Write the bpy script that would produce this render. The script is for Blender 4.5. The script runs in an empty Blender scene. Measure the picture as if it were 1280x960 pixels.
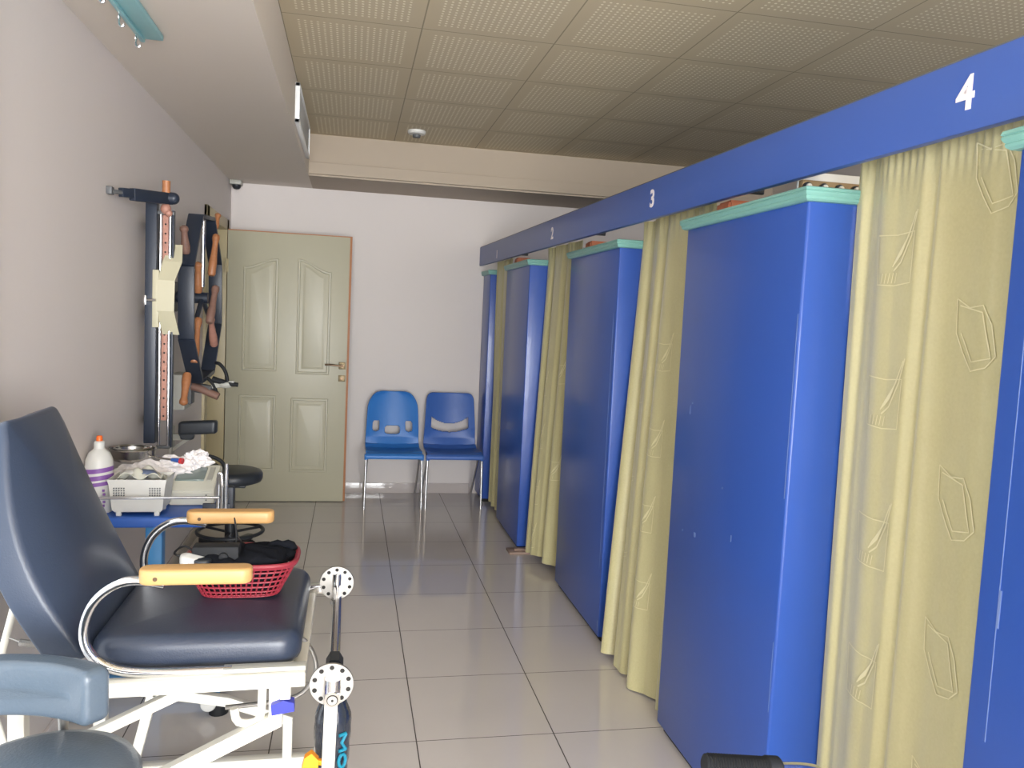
import bpy, bmesh, math, random
from math import sin, cos, pi, radians
from mathutils import Vector, Matrix
random.seed(4)
S = bpy.context.scene
COL = S.collection

# ------------------------------------------------------------------ materials
def lin(c):
    c = c / 255.0
    return c / 12.92 if c <= 0.04045 else ((c + 0.055) / 1.055) ** 2.4
def rgb(r, g, b): return (lin(r), lin(g), lin(b), 1.0)

MATS = {}
def mat(name, col, rough=0.5, metal=0.0, var=0.0, vscale=6.0, bump=0.0, bscale=200.0, coat=0.0, spec=0.5, sheen=0.0, trans=0.0, alpha=1.0):
    m = bpy.data.materials.new(name); m.use_nodes = True
    nt = m.node_tree; b = nt.nodes['Principled BSDF']
    b.inputs['Base Color'].default_value = rgb(*col)
    b.inputs['Roughness'].default_value = rough
    b.inputs['Metallic'].default_value = metal
    b.inputs['Coat Weight'].default_value = coat
    b.inputs['Specular IOR Level'].default_value = spec
    b.inputs['Sheen Weight'].default_value = sheen
    b.inputs['Transmission Weight'].default_value = trans
    b.inputs['Alpha'].default_value = alpha
    tc = nt.nodes.new('ShaderNodeTexCoord')
    if var:
        n = nt.nodes.new('ShaderNodeTexNoise'); n.inputs['Scale'].default_value = vscale; n.inputs['Detail'].default_value = 5
        nt.links.new(tc.outputs['Object'], n.inputs['Vector'])
        mx = nt.nodes.new('ShaderNodeMix'); mx.data_type = 'RGBA'
        d = 1 - var; c = rgb(*col)
        mx.inputs[6].default_value = (c[0]*d, c[1]*d, c[2]*d, 1)
        mx.inputs[7].default_value = (min(1, c[0]*(1+var)), min(1, c[1]*(1+var)), min(1, c[2]*(1+var)), 1)
        nt.links.new(n.outputs['Fac'], mx.inputs[0]); nt.links.new(mx.outputs[2], b.inputs['Base Color'])
    if bump:
        n2 = nt.nodes.new('ShaderNodeTexNoise'); n2.inputs['Scale'].default_value = bscale; n2.inputs['Detail'].default_value = 3
        nt.links.new(tc.outputs['Object'], n2.inputs['Vector'])
        bp = nt.nodes.new('ShaderNodeBump'); bp.inputs['Strength'].default_value = bump; bp.inputs['Distance'].default_value = 0.004
        nt.links.new(n2.outputs['Fac'], bp.inputs['Height']); nt.links.new(bp.outputs['Normal'], b.inputs['Normal'])
    MATS[name] = m
    return m

class N:                                            # tiny node helper
    def __init__(s, m): s.nt = m.node_tree; s.b = s.nt.nodes['Principled BSDF']
    def new(s, t): return s.nt.nodes.new(t)
    def m(s, op, a, b=None, c=None):
        n = s.new('ShaderNodeMath'); n.operation = op
        for i, v in enumerate((a, b, c)):
            if v is None: continue
            if isinstance(v, (int, float)): n.inputs[i].default_value = v
            else: s.nt.links.new(v, n.inputs[i])
        return n.outputs[0]
    def mix(s, f, a, b):
        n = s.new('ShaderNodeMix'); n.data_type = 'RGBA'
        for i, v in ((0, f), (6, a), (7, b)):
            if isinstance(v, (tuple, float, int)): n.inputs[i].default_value = v
            else: s.nt.links.new(v, n.inputs[i])
        return n.outputs[2]
    def xyz(s):
        tc = s.new('ShaderNodeTexCoord'); sp = s.new('ShaderNodeSeparateXYZ')
        s.nt.links.new(tc.outputs['Object'], sp.inputs[0]); s.tc = tc
        return sp.outputs
    def noise(s, sc, det=4):
        n = s.new('ShaderNodeTexNoise'); n.inputs['Scale'].default_value = sc; n.inputs['Detail'].default_value = det
        s.nt.links.new(s.tc.outputs['Object'], n.inputs['Vector']); return n.outputs['Fac']

PAINT = mat('wall_paint', (212, 205, 201), 0.55, var=0.02, vscale=1.5, bump=0.05, bscale=120)
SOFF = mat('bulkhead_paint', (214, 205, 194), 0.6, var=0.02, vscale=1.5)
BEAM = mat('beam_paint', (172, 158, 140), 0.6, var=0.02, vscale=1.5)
SKIRT = mat('skirting_tile', (190, 182, 178), 0.06, var=0.04)
BLUE = mat('blue_gloss_paint', (46, 82, 164), 0.30, var=0.04, vscale=2.5, bump=0.02, bscale=60, coat=0.1, spec=0.4)
BLUEF = mat('blue_fascia_paint', (60, 90, 164), 0.34, var=0.04, vscale=2.0)
TEAL = mat('teal_moulding_paint', (122, 174, 166), 0.4, var=0.10, vscale=14)
WHITEVINYL = mat('white_vinyl', (240, 232, 236), 0.45)
DOORC = mat('cream_door_paint', (178, 174, 152), 0.4, var=0.03, vscale=2)
JAMB = mat('yellow_cream_frame_paint', (186, 172, 134), 0.42, var=0.04)
WOODE = mat('door_edge_wood', (178, 122, 84), 0.55, var=0.15, vscale=20)
BRONZE = mat('bronze_metal', (96, 78, 62), 0.35, 0.9)
BRASS = mat('brass_plate', (132, 118, 92), 0.5, 0.9)
NAVY = mat('navy_vinyl', (48, 56, 72), 0.34, var=0.06, vscale=9, bump=0.12, bscale=260)
NAVYB = mat('navy_vinyl_backrest', (52, 62, 80), 0.38, var=0.05, vscale=7, bump=0.10, bscale=260)
SLATE = mat('slate_blue_vinyl', (84, 97, 110), 0.34, var=0.07, vscale=8, bump=0.18, bscale=180)
CHROME = mat('chrome', (225, 225, 226), 0.13, 1.0, var=0.04, vscale=30)
STEEL = mat('worn_steel', (158, 155, 150), 0.42, 0.85, var=0.1, vscale=60)
WHITEM = mat('white_enamel', (222, 219, 208), 0.35, var=0.03)
def wood(name, a, b, rough=0.42):
    m = mat(name, a, rough); k = N(m); x, y, z = k.xyz()
    mp = k.new('ShaderNodeMapping'); mp.inputs['Scale'].default_value = (2.5, 40, 40)
    k.nt.links.new(k.tc.outputs['Object'], mp.inputs[0])
    n = k.new('ShaderNodeTexNoise'); n.inputs['Scale'].default_value = 2.0; n.inputs['Detail'].default_value = 6
    k.nt.links.new(mp.outputs[0], n.inputs['Vector'])
    k.nt.links.new(k.mix(n.outputs['Fac'], rgb(*a), rgb(*b)), k.b.inputs['Base Color'])
    return m
ARMW = wood('pale_varnished_wood', (176, 132, 80), (204, 164, 108))
PEGW = wood('orange_wood', (146, 92, 58), (176, 120, 80))
BROWNW = wood('brown_wood', (112, 84, 74), (140, 106, 92), 0.55)
PINKW = wood('pink_brown_wood', (150, 106, 94), (176, 128, 110), 0.55)
NAVYM = mat('navy_metal_paint', (36, 44, 58), 0.42, var=0.06)
BLACKP = mat('black_plastic', (34, 38, 44), 0.42, var=0.08, vscale=20)
BLACKR = mat('black_rubber', (30, 32, 35), 0.65, spec=0.3, var=0.1, vscale=30)
BLACKC = mat('black_cloth', (17, 19, 25), 0.95, spec=0.15, var=0.25, vscale=18, bump=0.3, bscale=400)
BLACKV = mat('black_vinyl', (46, 51, 58), 0.4, bump=0.1)
BEIGE = mat('beige_plastic_panel', (178, 173, 148), 0.45, var=0.04)
GREYM = mat('grey_metal_paint', (168, 168, 160), 0.45)
DGREY = mat('dark_grey_plastic', (88, 90, 92), 0.5)
CHAIRL = mat('bright_blue_plastic', (48, 120, 198), 0.42, var=0.03)
CHAIRR = mat('mid_blue_plastic', (58, 100, 176), 0.42, var=0.03)
TABLEB = mat('blue_table_laminate', (44, 92, 178), 0.35, var=0.04)
TABLEL = mat('light_blue_metal', (62, 140, 200), 0.4)
WPLAST = mat('white_plastic', (208, 208, 204), 0.4)
PURPLE = mat('purple_label_ink', (128, 84, 158), 0.45)
ORANGE = mat('orange_plastic', (232, 108, 40), 0.4)
ORKNOB = mat('amber_plastic', (240, 150, 30), 0.4)
BLUEK = mat('blue_plastic_knob', (48, 56, 168), 0.35)
REDP = mat('red_plastic', (136, 42, 54), 0.4)
COTTON = mat('white_cotton', (238, 234, 234), 0.95, bump=0.6, bscale=70, sheen=0.3)
LCD = mat('device_screen', (120, 134, 132), 0.2)
DEVICE = mat('pale_device_plastic', (206, 206, 194), 0.42)
STEELBOWL = mat('stainless_steel', (176, 174, 170), 0.22, 1.0)
AQUA = mat('aqua_painted_board', (150, 206, 212), 0.4, var=0.08, vscale=12)
TEALINK = mat('teal_print', (26, 124, 150), 0.4)
WRAP = mat('plastic_wrapped_foam', (40, 46, 58), 0.16, var=0.3, vscale=18, bump=1.0, bscale=34, coat=0.6)
REDI = mat('red_print', (196, 50, 56), 0.5)
BLUEI = mat('blue_cap_plastic', (48, 88, 160), 0.4)
GLASSY = mat('clear_film', (196, 204, 206), 0.15, alpha=0.55)
GREYPK = mat('blue_grey_packet', (98, 112, 142), 0.5, var=0.3, vscale=40)
CABLE = mat('black_cable', (30, 30, 32), 0.5)
ORBRICK = mat('orange_brown_block', (190, 112, 78), 0.7, var=0.15, vscale=30)
BOARDB = mat('brown_board', (140, 116, 82), 0.55, var=0.08, vscale=20)
FRAMEW = mat('white_window_frame', (238, 240, 240), 0.35)
DARKHOLE = mat('dark_recess', (30, 28, 26), 0.8)

# floor: glossy square tiles with thin dark joints
FLOOR = mat('floor_tile', (160, 150, 143), 0.1)
k = N(FLOOR); x, y, z = k.xyz()
fx = k.m('FRACT', k.m('MULTIPLY', k.m('SUBTRACT', x, 0.268 - 50), 2.0)); fy = k.m('FRACT', k.m('MULTIPLY', k.m('SUBTRACT', y, 0.226 - 50), 2.0))
def edge(f, w): return k.m('LESS_THAN', k.m('MINIMUM', f, k.m('SUBTRACT', 1.0, f)), w)
g = k.m('MAXIMUM', edge(fx, 0.0042), edge(fy, 0.0036))
base = k.mix(k.noise(2.2, 6), rgb(200, 194, 189), rgb(210, 204, 199))
k.nt.links.new(k.mix(g, base, rgb(70, 62, 56)), k.b.inputs['Base Color'])
k.nt.links.new(k.m('ADD', 0.07, k.m('MULTIPLY', g, 0.5)), k.b.inputs['Roughness'])
bp = k.new('ShaderNodeBump'); bp.inputs['Strength'].default_value = 0.02; bp.inputs['Distance'].default_value = 0.01
k.nt.links.new(k.noise(3.0, 2), bp.inputs['Height']); k.nt.links.new(bp.outputs[0], k.b.inputs['Normal'])

# ceiling: perforated square tiles in a grid
CS = 0.6
CEIL = mat('perforated_ceiling_tile', (160, 148, 122), 0.75)
k = N(CEIL); x, y, z = k.xyz()
tx = k.m('FRACT', k.m('DIVIDE', k.m('ADD', x, 60 - 0.266), CS)); ty = k.m('FRACT', k.m('DIVIDE', k.m('ADD', y, 60 - 3.674), CS))
def hole(f):
    f2 = k.m('FRACT', k.m('MULTIPLY', f, 22.0)); return k.m('POWER', k.m('SUBTRACT', f2, 0.5), 2.0)
dot = k.m('LESS_THAN', k.m('ADD', hole(tx), hole(ty)), 0.042)
def inside(f, w): return k.m('GREATER_THAN', k.m('MINIMUM', f, k.m('SUBTRACT', 1.0, f)), w)
dot = k.m('MULTIPLY', dot, k.m('MULTIPLY', inside(tx, 2.0/22), inside(ty, 2.0/22)))
ln = k.m('MAXIMUM', edge(tx, 0.005), edge(ty, 0.005))
base = k.mix(k.noise(1.3, 4), rgb(194, 181, 152), rgb(205, 192, 163))
c1 = k.mix(dot, base, rgb(240, 233, 212))
k.nt.links.new(k.mix(k.m('MULTIPLY', ln, 0.55), c1, rgb(82, 72, 58)), k.b.inputs['Base Color'])

# satin curtain
CURT = mat('olive_gold_satin', (180, 168, 114), 0.36, sheen=0.25)
k = N(CURT); x, y, z = k.xyz()
base = k.mix(k.noise(140, 3), rgb(172, 165, 120), rgb(192, 186, 142))
base = k.mix(k.m('MULTIPLY', k.noise(5, 3), 0.5), base, rgb(204, 199, 155))
k.nt.links.new(base, k.b.inputs['Base Color'])
EMB = mat('pale_embroidery_thread', (218, 212, 172), 0.5)

# ------------------------------------------------------------------ mesh builder
def rot_to(d):
    return Vector((0, 0, 1)).rotation_difference(Vector(d).normalized()).to_matrix().to_4x4()

class MB:
    def __init__(s): s.bm = bmesh.new(); s.mi = 0
    def _tag(s, faces):
        for f in faces: f.material_index = s.mi
    def box(s, x0, x1, y0, y1, z0, z1, bev=0.0, seg=2, M=None):
        r = bmesh.ops.create_cube(s.bm, size=1.0)
        vs = r['verts']
        for v in vs: v.co = Vector(((x0+x1)/2 + v.co.x*(x1-x0), (y0+y1)/2 + v.co.y*(y1-y0), (z0+z1)/2 + v.co.z*(z1-z0)))
        fs = list({f for v in vs for f in v.link_faces})
        if bev:
            es = list({e for v in vs for e in v.link_edges})
            r2 = bmesh.ops.bevel(s.bm, geom=es, offset=bev, segments=seg, profile=0.5, affect='EDGES')
            vs = [v for v in set(r2['verts']) | {v for v in vs if v.is_valid}]
            fs = list({f for v in vs for f in v.link_faces})
        s._tag(fs)
        if M is not None:
            for v in set(v for f in fs for v in f.verts): v.co = M @ v.co
        return s
    def bar(s, p0, p1, w, h, bev=0.003, up=(0, 0, 1)):       # rectangular bar between two points
        p0, p1 = Vector(p0), Vector(p1); d = p1 - p0; L = d.length; d.normalize()
        u = Vector(up)
        if abs(d.dot(u)) > 0.98: u = Vector((1, 0, 0))
        sx = d.cross(u).normalized(); sz = sx.cross(d).normalized()
        M = Matrix(((d.x, sx.x, sz.x, p0.x), (d.y, sx.y, sz.y, p0.y), (d.z, sx.z, sz.z, p0.z), (0, 0, 0, 1)))
        return s.box(0, L, -w/2, w/2, -h/2, h/2, bev, 2, M)
    def loft(s, rings, cap0=True, cap1=True, closed=True):
        vr = [[s.bm.verts.new(p) for p in r] for r in rings]
        n = len(vr[0]); fs = []
        for a, b in zip(vr, vr[1:]):
            for i in range(n if closed else n-1):
                j = (i+1) % n
                try: fs.append(s.bm.faces.new((a[i], a[j], b[j], b[i])))
                except ValueError: pass
        if cap0: fs.append(s.bm.faces.new(list(reversed(vr[0]))))
        if cap1: fs.append(s.bm.faces.new(vr[-1]))
        s._tag(fs); return s
    def cyl(s, p0, p1, r0, r1=None, n=20):
        r1 = r0 if r1 is None else r1
        p0, p1 = Vector(p0), Vector(p1); R = rot_to(p1-p0)
        ring = lambda p, r: [p + (R @ Vector((r*cos(2*pi*i/n), r*sin(2*pi*i/n), 0))) for i in range(n)]
        return s.loft([ring(p0, r0), ring(p1, r1)])
    def lathe(s, p, axis, prof, n=24):                       # prof: list of (radius, height)
        R = rot_to(axis); p = Vector(p)
        return s.loft([[p + (R @ Vector((max(r, 1e-4)*cos(2*pi*i/n), max(r, 1e-4)*sin(2*pi*i/n), h))) for i in range(n)] for r, h in prof])
    def tube(s, pts, r, n=10, smooth=0, closed=False, sx=1.0, sy=1.0, up=(0, 0, 1)):
        pts = [Vector(p) for p in pts]
        for _ in range(smooth):
            q = [] if closed else [pts[0]]
            m = len(pts)
            for i in range(m if closed else m-1):
                a, b = pts[i], pts[(i+1) % m]
                q += [a*0.75+b*0.25, a*0.25+b*0.75]
            if not closed: q.append(pts[-1])
            pts = q
        m = len(pts); rings = []
        for i, p in enumerate(pts):
            if closed: t = (pts[(i+1) % m] - pts[i-1])
            else: t = (pts[min(i+1, m-1)] - pts[max(i-1, 0)])
            t.normalize(); u = Vector(up)
            if abs(t.dot(u)) > 0.985: u = Vector((0, 1, 0)) if abs(t.y) < 0.9 else Vector((1, 0, 0))
            if i: u = prev
            a = (u - t*u.dot(t)).normalized(); b = t.cross(a); prev = a
            rad = r[i*len(r)//m] if isinstance(r, list) else r
            rings.append([p + a*(rad*sx*cos(2*pi*j/n)) + b*(rad*sy*sin(2*pi*j/n)) for j in range(n)])
        if closed:
            return s.loft(rings+[rings[0]], False, False)
        return s.loft(rings)
    def torus(s, c, axis, R, r, n=40, m=10):
        Q = rot_to(axis); c = Vector(c)
        return s.tube([c + (Q @ Vector((R*cos(2*pi*i/n), R*sin(2*pi*i/n), 0))) for i in range(n)], r, m, closed=True, up=axis)
    def ball(s, c, r, n=14, sc=(1, 1, 1), jit=0.0):
        v = bmesh.ops.create_uvsphere(s.bm, u_segments=n, v_segments=n//2+2, radius=r)['verts']
        for q in v:
            j = 1 + random.uniform(-jit, jit)
            q.co = Vector(c) + Vector((q.co.x*sc[0]*j, q.co.y*sc[1]*j, q.co.z*sc[2]*j))
        s._tag({f for q in v for f in q.link_faces}); return s
    def poly(s, pts, d):                                     # extruded polygon
        d = Vector(d); pts = [Vector(p) for p in pts]
        return s.loft([pts, [p+d for p in pts]])
    def pillow(s, W, H, T, rad, edge, fn, nq=6, ne=5, crown=0.0, ns=12):
        """rounded-rectangle cushion W x H (centred), thickness T, mapped to the world by fn(a, b, c)"""
        def rr(inset, c):
            w, h = W/2-inset, H/2-inset; r = max(min(max(rad-inset, 0.004), w*0.95, h*0.95), 0.0004); o = []
            for qx, qy, a0 in ((1, 1, 0), (-1, 1, 90), (-1, -1, 180), (1, -1, 270)):
                if o:
                    x0, y0 = o[-1][0], o[-1][1]; x1, y1 = qx*(w-r)+r*cos(radians(a0)), qy*(h-r)+r*sin(radians(a0))
                    o += [(x0+(x1-x0)*j/ns, y0+(y1-y0)*j/ns, c) for j in range(1, ns)]
                for i in range(nq+1):
                    a = radians(a0 + 90*i/nq); o.append((qx*(w-r)+r*cos(a), qy*(h-r)+r*sin(a), c))
            x0, y0 = o[-1][0], o[-1][1]; x1, y1 = o[0][0], o[0][1]
            o += [(x0+(x1-x0)*j/ns, y0+(y1-y0)*j/ns, c) for j in range(1, ns)]
            return o
        rings = []
        for i in range(ne+1):
            a = radians(90*i/ne); rings.append(rr(edge*(1-sin(a)), -T/2+edge*(1-cos(a))))
        for i in range(ne+1):
            a = radians(90*i/ne); rings.append(rr(edge*(1-cos(a)), T/2-edge+edge*sin(a)))
        for f in (0.25, 0.5, 0.75, 0.97):
            ins = edge + f*(min(W, H)/2-edge)*0.98
            rings.append(rr(min(ins, min(W, H)/2-0.003), T/2+crown*(1-(1-f)**2)))
        lo = []
        for f in (0.97, 0.75, 0.5, 0.25):
            ins = edge + f*(min(W, H)/2-edge)*0.98
            lo.append(rr(min(ins, min(W, H)/2-0.003), -T/2))
        rings = lo + rings
        return s.loft([[Vector(fn(*p)) for p in r] for r in rings])
    def sheet(s, fn, nu, nv, thick=None):                    # grid surface fn(u,v)
        vs = [[s.bm.verts.new(fn(i/nu, j/nv)) for i in range(nu+1)] for j in range(nv+1)]
        fs = [s.bm.faces.new((vs[j][i], vs[j][i+1], vs[j+1][i+1], vs[j+1][i])) for j in range(nv) for i in range(nu)]
        s._tag(fs); return s
    def build(s, name, mats, parent=None, smooth=35, solid=0.0, subsurf=0):
        me = bpy.data.meshes.new(name)
        bmesh.ops.recalc_face_normals(s.bm, faces=s.bm.faces[:])
        org = Vector((0, 0, 0)); p = parent
        while p is not None: org += p.location; p = p.parent
        for v in s.bm.verts: v.co -= org
        s.bm.to_mesh(me); s.bm.free()
        for m in (mats if isinstance(mats, (list, tuple)) else [mats]): me.materials.append(m)
        if smooth:
            me.polygons.foreach_set('use_smooth', [True]*len(me.polygons)); me.set_sharp_from_angle(angle=radians(smooth))
        o = bpy.data.objects.new(name, me); COL.objects.link(o)
        if parent: o.parent = parent
        if solid:
            md = o.modifiers.new('solid', 'SOLIDIFY'); md.thickness = solid; md.offset = 0
        if subsurf:
            md = o.modifiers.new('sub', 'SUBSURF'); md.levels = subsurf; md.render_levels = subsurf
        return o

def tag(o, label, cat, group=None):
    o['label'] = label; o['category'] = cat
    if group: o['group'] = group
    return o
def thing(name, loc, label, cat, group=None):
    o = bpy.data.objects.new(name, None); o.empty_display_size = 0.1; COL.objects.link(o); o.location = loc
    return tag(o, label, cat, group)
def struct(o): o['kind'] = 'structure'; return o
def B(*a, **k): return MB().box(*a, **k)

# ------------------------------------------------------------------ room
XL, XR, YB, YF, ZC, ZS = -0.95, 3.3, 6.70, -4.2, 2.755, 2.46
XB = -0.335
struct(B(XL-0.2, XR+0.2, YF-0.2, YB+0.2, -0.1, 0).build('floor', FLOOR, smooth=0))
struct(B(XB-0.05, XR+0.2, YF-0.2, YB+0.2, ZC, ZC+0.1).build('ceiling', CEIL, smooth=0))
w = MB()
D0, D1, DH = 5.62, 6.42, 2.085
w.box(XL-0.15, XL, YF, 0.3, 0, ZC+0.1); w.box(XL-0.15, XL, 0.3, 2.30, 0, 0.1); w.box(XL-0.15, XL, 0.3, 2.30, 2.3, ZC+0.1); w.box(XL-0.15, XL, 2.30, D0, 0, ZC+0.1); w.box(XL-0.15, XL, D1, YB+0.15, 0, ZC+0.1); w.box(XL-0.15, XL, D0, D1, DH, ZC+0.1)
struct(w.build('wall_left', PAINT, smooth=0))
struct(B(XL-0.15, XR+0.15, YB, YB+0.15, 0, ZC+0.1).build('wall_back', PAINT, smooth=0))
struct(B(XR, XR+0.15, YF, YB+0.15, 0, ZC+0.1).build('wall_right', PAINT, smooth=0))
w = MB()
w.box(XL-0.15, XR+0.15, YF-0.15, YF, 0, 0.12); w.box(XL-0.15, XR+0.15, YF-0.15, YF, 2.42, ZC+0.1)
w.box(XR-0.35, XR+0.15, YF-0.15, YF, 0.12, 2.42)
struct(w.build('wall_front', PAINT, smooth=0))
w = MB()
for xx in (-0.93, 0.1, 1.15, 2.2, 2.93): w.box(xx-0.03, xx+0.03, YF-0.1, YF-0.03, 0.12, 2.42, 0.004)
for zz in (0.15, 1.0, 2.39): w.box(-0.93, 2.93, YF-0.09, YF-0.04, zz-0.03, zz+0.03, 0.004)
struct(w.build('window_1', FRAMEW))
w = MB()
for yy in (0.33, 1.3, 2.27): w.box(XL-0.10, XL-0.04, yy-0.03, yy+0.03, 0.1, 2.3, 0.004)
for zz in (0.13, 2.27): w.box(XL-0.09, XL-0.05, 0.33, 2.27, zz-0.03, zz+0.03, 0.004)
struct(w.build('window_2', FRAMEW))
# hall beyond the doorway
w = MB()
w.box(-2.4, -2.3, 4.6, 7.4, 0, 2.6); w.box(-2.4, XL-0.15, 4.5, 4.6, 0, 2.6); w.box(-2.4, XL-0.15, 7.4, 7.5, 0, 2.6); w.box(-2.4, XL-0.15, 4.5, 7.5, 2.6, 2.7); w.box(-2.4, XL-0.2, 4.5, 7.5, -0.1, 0)
struct(w.build('wall_hall', PAINT, smooth=0))
# bulkhead along the left wall, stepped beam along the back wall
struct(B(XL, XB, YF, YB, ZS, ZC+0.02).build('trim_1', SOFF, smooth=0))
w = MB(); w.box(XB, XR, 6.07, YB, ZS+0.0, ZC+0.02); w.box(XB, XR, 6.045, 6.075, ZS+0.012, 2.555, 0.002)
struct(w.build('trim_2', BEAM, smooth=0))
struct(B(XL, XL+0.02, 2.30, 2.393, 0.0, ZS, 0.004).build('trim_3', FRAMEW))
struct(B(-0.95, 1.02, YB-0.012, YB, 0, 0.085, 0.002).build('baseboard_back', SKIRT))
w = MB(); w.box(XL, XL+0.012, 2.46, D0-0.1, 0, 0.085, 0.002)
struct(w.build('baseboard_left', SKIRT))

# door: frame in the left wall, leaf swung open in front of the back wall
d = bpy.data.objects.new('door_1', None); COL.objects.link(d); d.location = (XL, D1, 0); struct(d)
f = MB()
f.box(XL-0.16, XL+0.018, D0-0.075, D0+0.02, 0, DH+0.06, 0.004)
f.box(XL-0.16, XL+0.018, D1-0.02, D1+0.07, 0, DH+0.06, 0.004)
f.box(XL-0.16, XL+0.018, D0-0.075, D1+0.07, DH-0.02, DH+0.06, 0.004)
f.build('door_frame', JAMB, d)
LX0, LX1, LY, LH = -0.922, -0.012, 6.365, 2.062
core = B(LX0, LX1, LY+0.006, LY+0.04, 0.006, LH+0.008, 0.001).build('door_leaf', WOODE, d)
sk = MB(); sk.box(LX0, LX1-0.016, LY, LY+0.046, 0.006, LH, 0.0015)
def door_panel(x0, x1, z0, zl, zr):
    out = [(x0, z0), (x1, z0)]
    n = 14
    for i in range(n+1):
        t = i/n; e = t*t*(3-2*t); out.append((x1+(x0-x1)*t, zr+(zl-zr)*e))
    cx, cz = (x0+x1)/2, (z0+(zl+zr)/2)/2; hw, hz = (x1-x0)/2, ((zl+zr)/2-z0)/2
    rings = []
    for off, dep in ((0, 0.0005), (0.006, -0.007), (0.016, -0.0075), (0.024, 0.004), (0.030, 0.004), (0.055, -0.006), (0.06, -0.007)):
        rings.append([(cx+(x-cx)*(1-off/hw), LY+dep, cz+(zz-cz)*(1-off/hz)) for x, zz in out])
    sk.loft(rings, False, True)
door_panel(-0.808, -0.552, 1.015, 1.800, 1.872)
door_panel(-0.412, -0.160, 1.000, 1.880, 1.790)
door_panel(-0.826, -0.552, 0.245, 0.832, 0.832)
door_panel(-0.442, -0.160, 0.235, 0.815, 0.815)
sk.build('leaf_skin', DOORC, d)
h = MB(); h.box(-0.088, -0.036, LY-0.008, LY, 1.048, 1.104, 0.003); h.box(-0.088, -0.036, LY-0.008, LY, 0.952, 1.002, 0.003)
hp = h.build('handle_plate', BRASS, d)
h = MB(); h.cyl((-0.06, LY, 1.076), (-0.06, LY-0.05, 1.076), 0.011); h.tube([(-0.055, LY-0.048, 1.076), (-0.10, LY-0.052, 1.078), (-0.15, LY-0.05, 1.084), (-0.19, LY-0.045, 1.082)], 0.010, 10, 1, sx=0.7)
h.cyl((-0.062, LY-0.006, 0.977), (-0.062, LY-0.014, 0.977), 0.010)
h.build('door_handle', BRONZE, d)
for zz in (1.80, 0.28):
    h = MB(); h.cyl((-0.932, LY-0.004, zz-0.05), (-0.932, LY-0.004, zz+0.05), 0.009); h.box(-0.945, -0.915, LY-0.003, LY, zz-0.05, zz+0.05)
    h.build('hinge', JAMB, d)

# ------------------------------------------------------------------ ceiling fittings
t = thing('smoke_detector', (0.40, 5.68, ZC), 'small round white smoke detector on the perforated ceiling', 'smoke detector')
MB().lathe((0.40, 5.68, ZC), (0, 0, -1), [(0, 0), (0.062, 0), (0.062, 0.012), (0.055, 0.022), (0.03, 0.026)]).build('base', WPLAST, t)
m = MB(); m.lathe((0.40, 5.68, ZC-0.026), (0, 0, -1), [(0.028, 0), (0.026, 0.018), (0.006, 0.022)]); m.build('sensor_cap', DGREY, t)
t = thing('security_camera', (-0.9, 6.6, ZS), 'small grey security camera in the back left corner under the bulkhead', 'security camera')
B(-0.946, -0.858, 6.54, 6.64, ZS-0.034, ZS, 0.006).build('housing', GREYM, t)
MB().lathe((-0.898, 6.585, ZS-0.034), (0, 0, -1), [(0.034, 0), (0.032, 0.016), (0.02, 0.030), (0.002, 0.034)]).build('lens_dome', BLACKP, t)
t = thing('air_vent', (XB, 4.68, 2.62), 'narrow white air vent grille on the side of the left bulkhead', 'vent')
g = MB(); y0, y1, z0, z1 = 4.62, 5.70, 2.51, 2.722
g.box(XB, XB+0.024, y0, y1, z0, z0+0.02, 0.002); g.box(XB, XB+0.024, y0, y1, z1-0.02, z1, 0.002); g.box(XB, XB+0.024, y0, y0+0.02, z0, z1, 0.002); g.box(XB, XB+0.024, y1-0.02, y1, z0, z1, 0.002)
g.build('frame', FRAMEW, t)
g = MB()
for i in range(11):
    zz = z0+0.026+i*0.016; g.bar((XB+0.010, y0+0.02, zz), (XB+0.010, y1-0.02, zz), 0.016, 0.004, 0.0005)
g.build('slats', WPLAST, t)
# aqua hook board under the bulkhead
t = thing('hook_board', (-0.73, 2.6, ZS), 'aqua painted board with chrome hooks hung under the left bulkhead', 'hook board')
B(-0.765, -0.695, 1.75, 3.19, ZS-0.02, ZS, 0.004).build('board', AQUA, t)
B(-0.772, -0.757, 1.75, 3.19, ZS-0.032, ZS-0.018, 0.003).build('front_lip', AQUA, t)
for i in range(7):
    yy = 3.13-i*0.21
    hk = MB(); hk.box(-0.776, -0.772, yy-0.010, yy+0.010, ZS-0.042, ZS-0.014, 0.001); hk.tube([(-0.775, yy, ZS-0.036), (-0.775, yy, ZS-0.060), (-0.769, yy, ZS-0.067), (-0.761, yy, ZS-0.064), (-0.760, yy, ZS-0.054)], 0.0042, 8, 1)
    hk.build('hook', CHROME, t)

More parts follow.
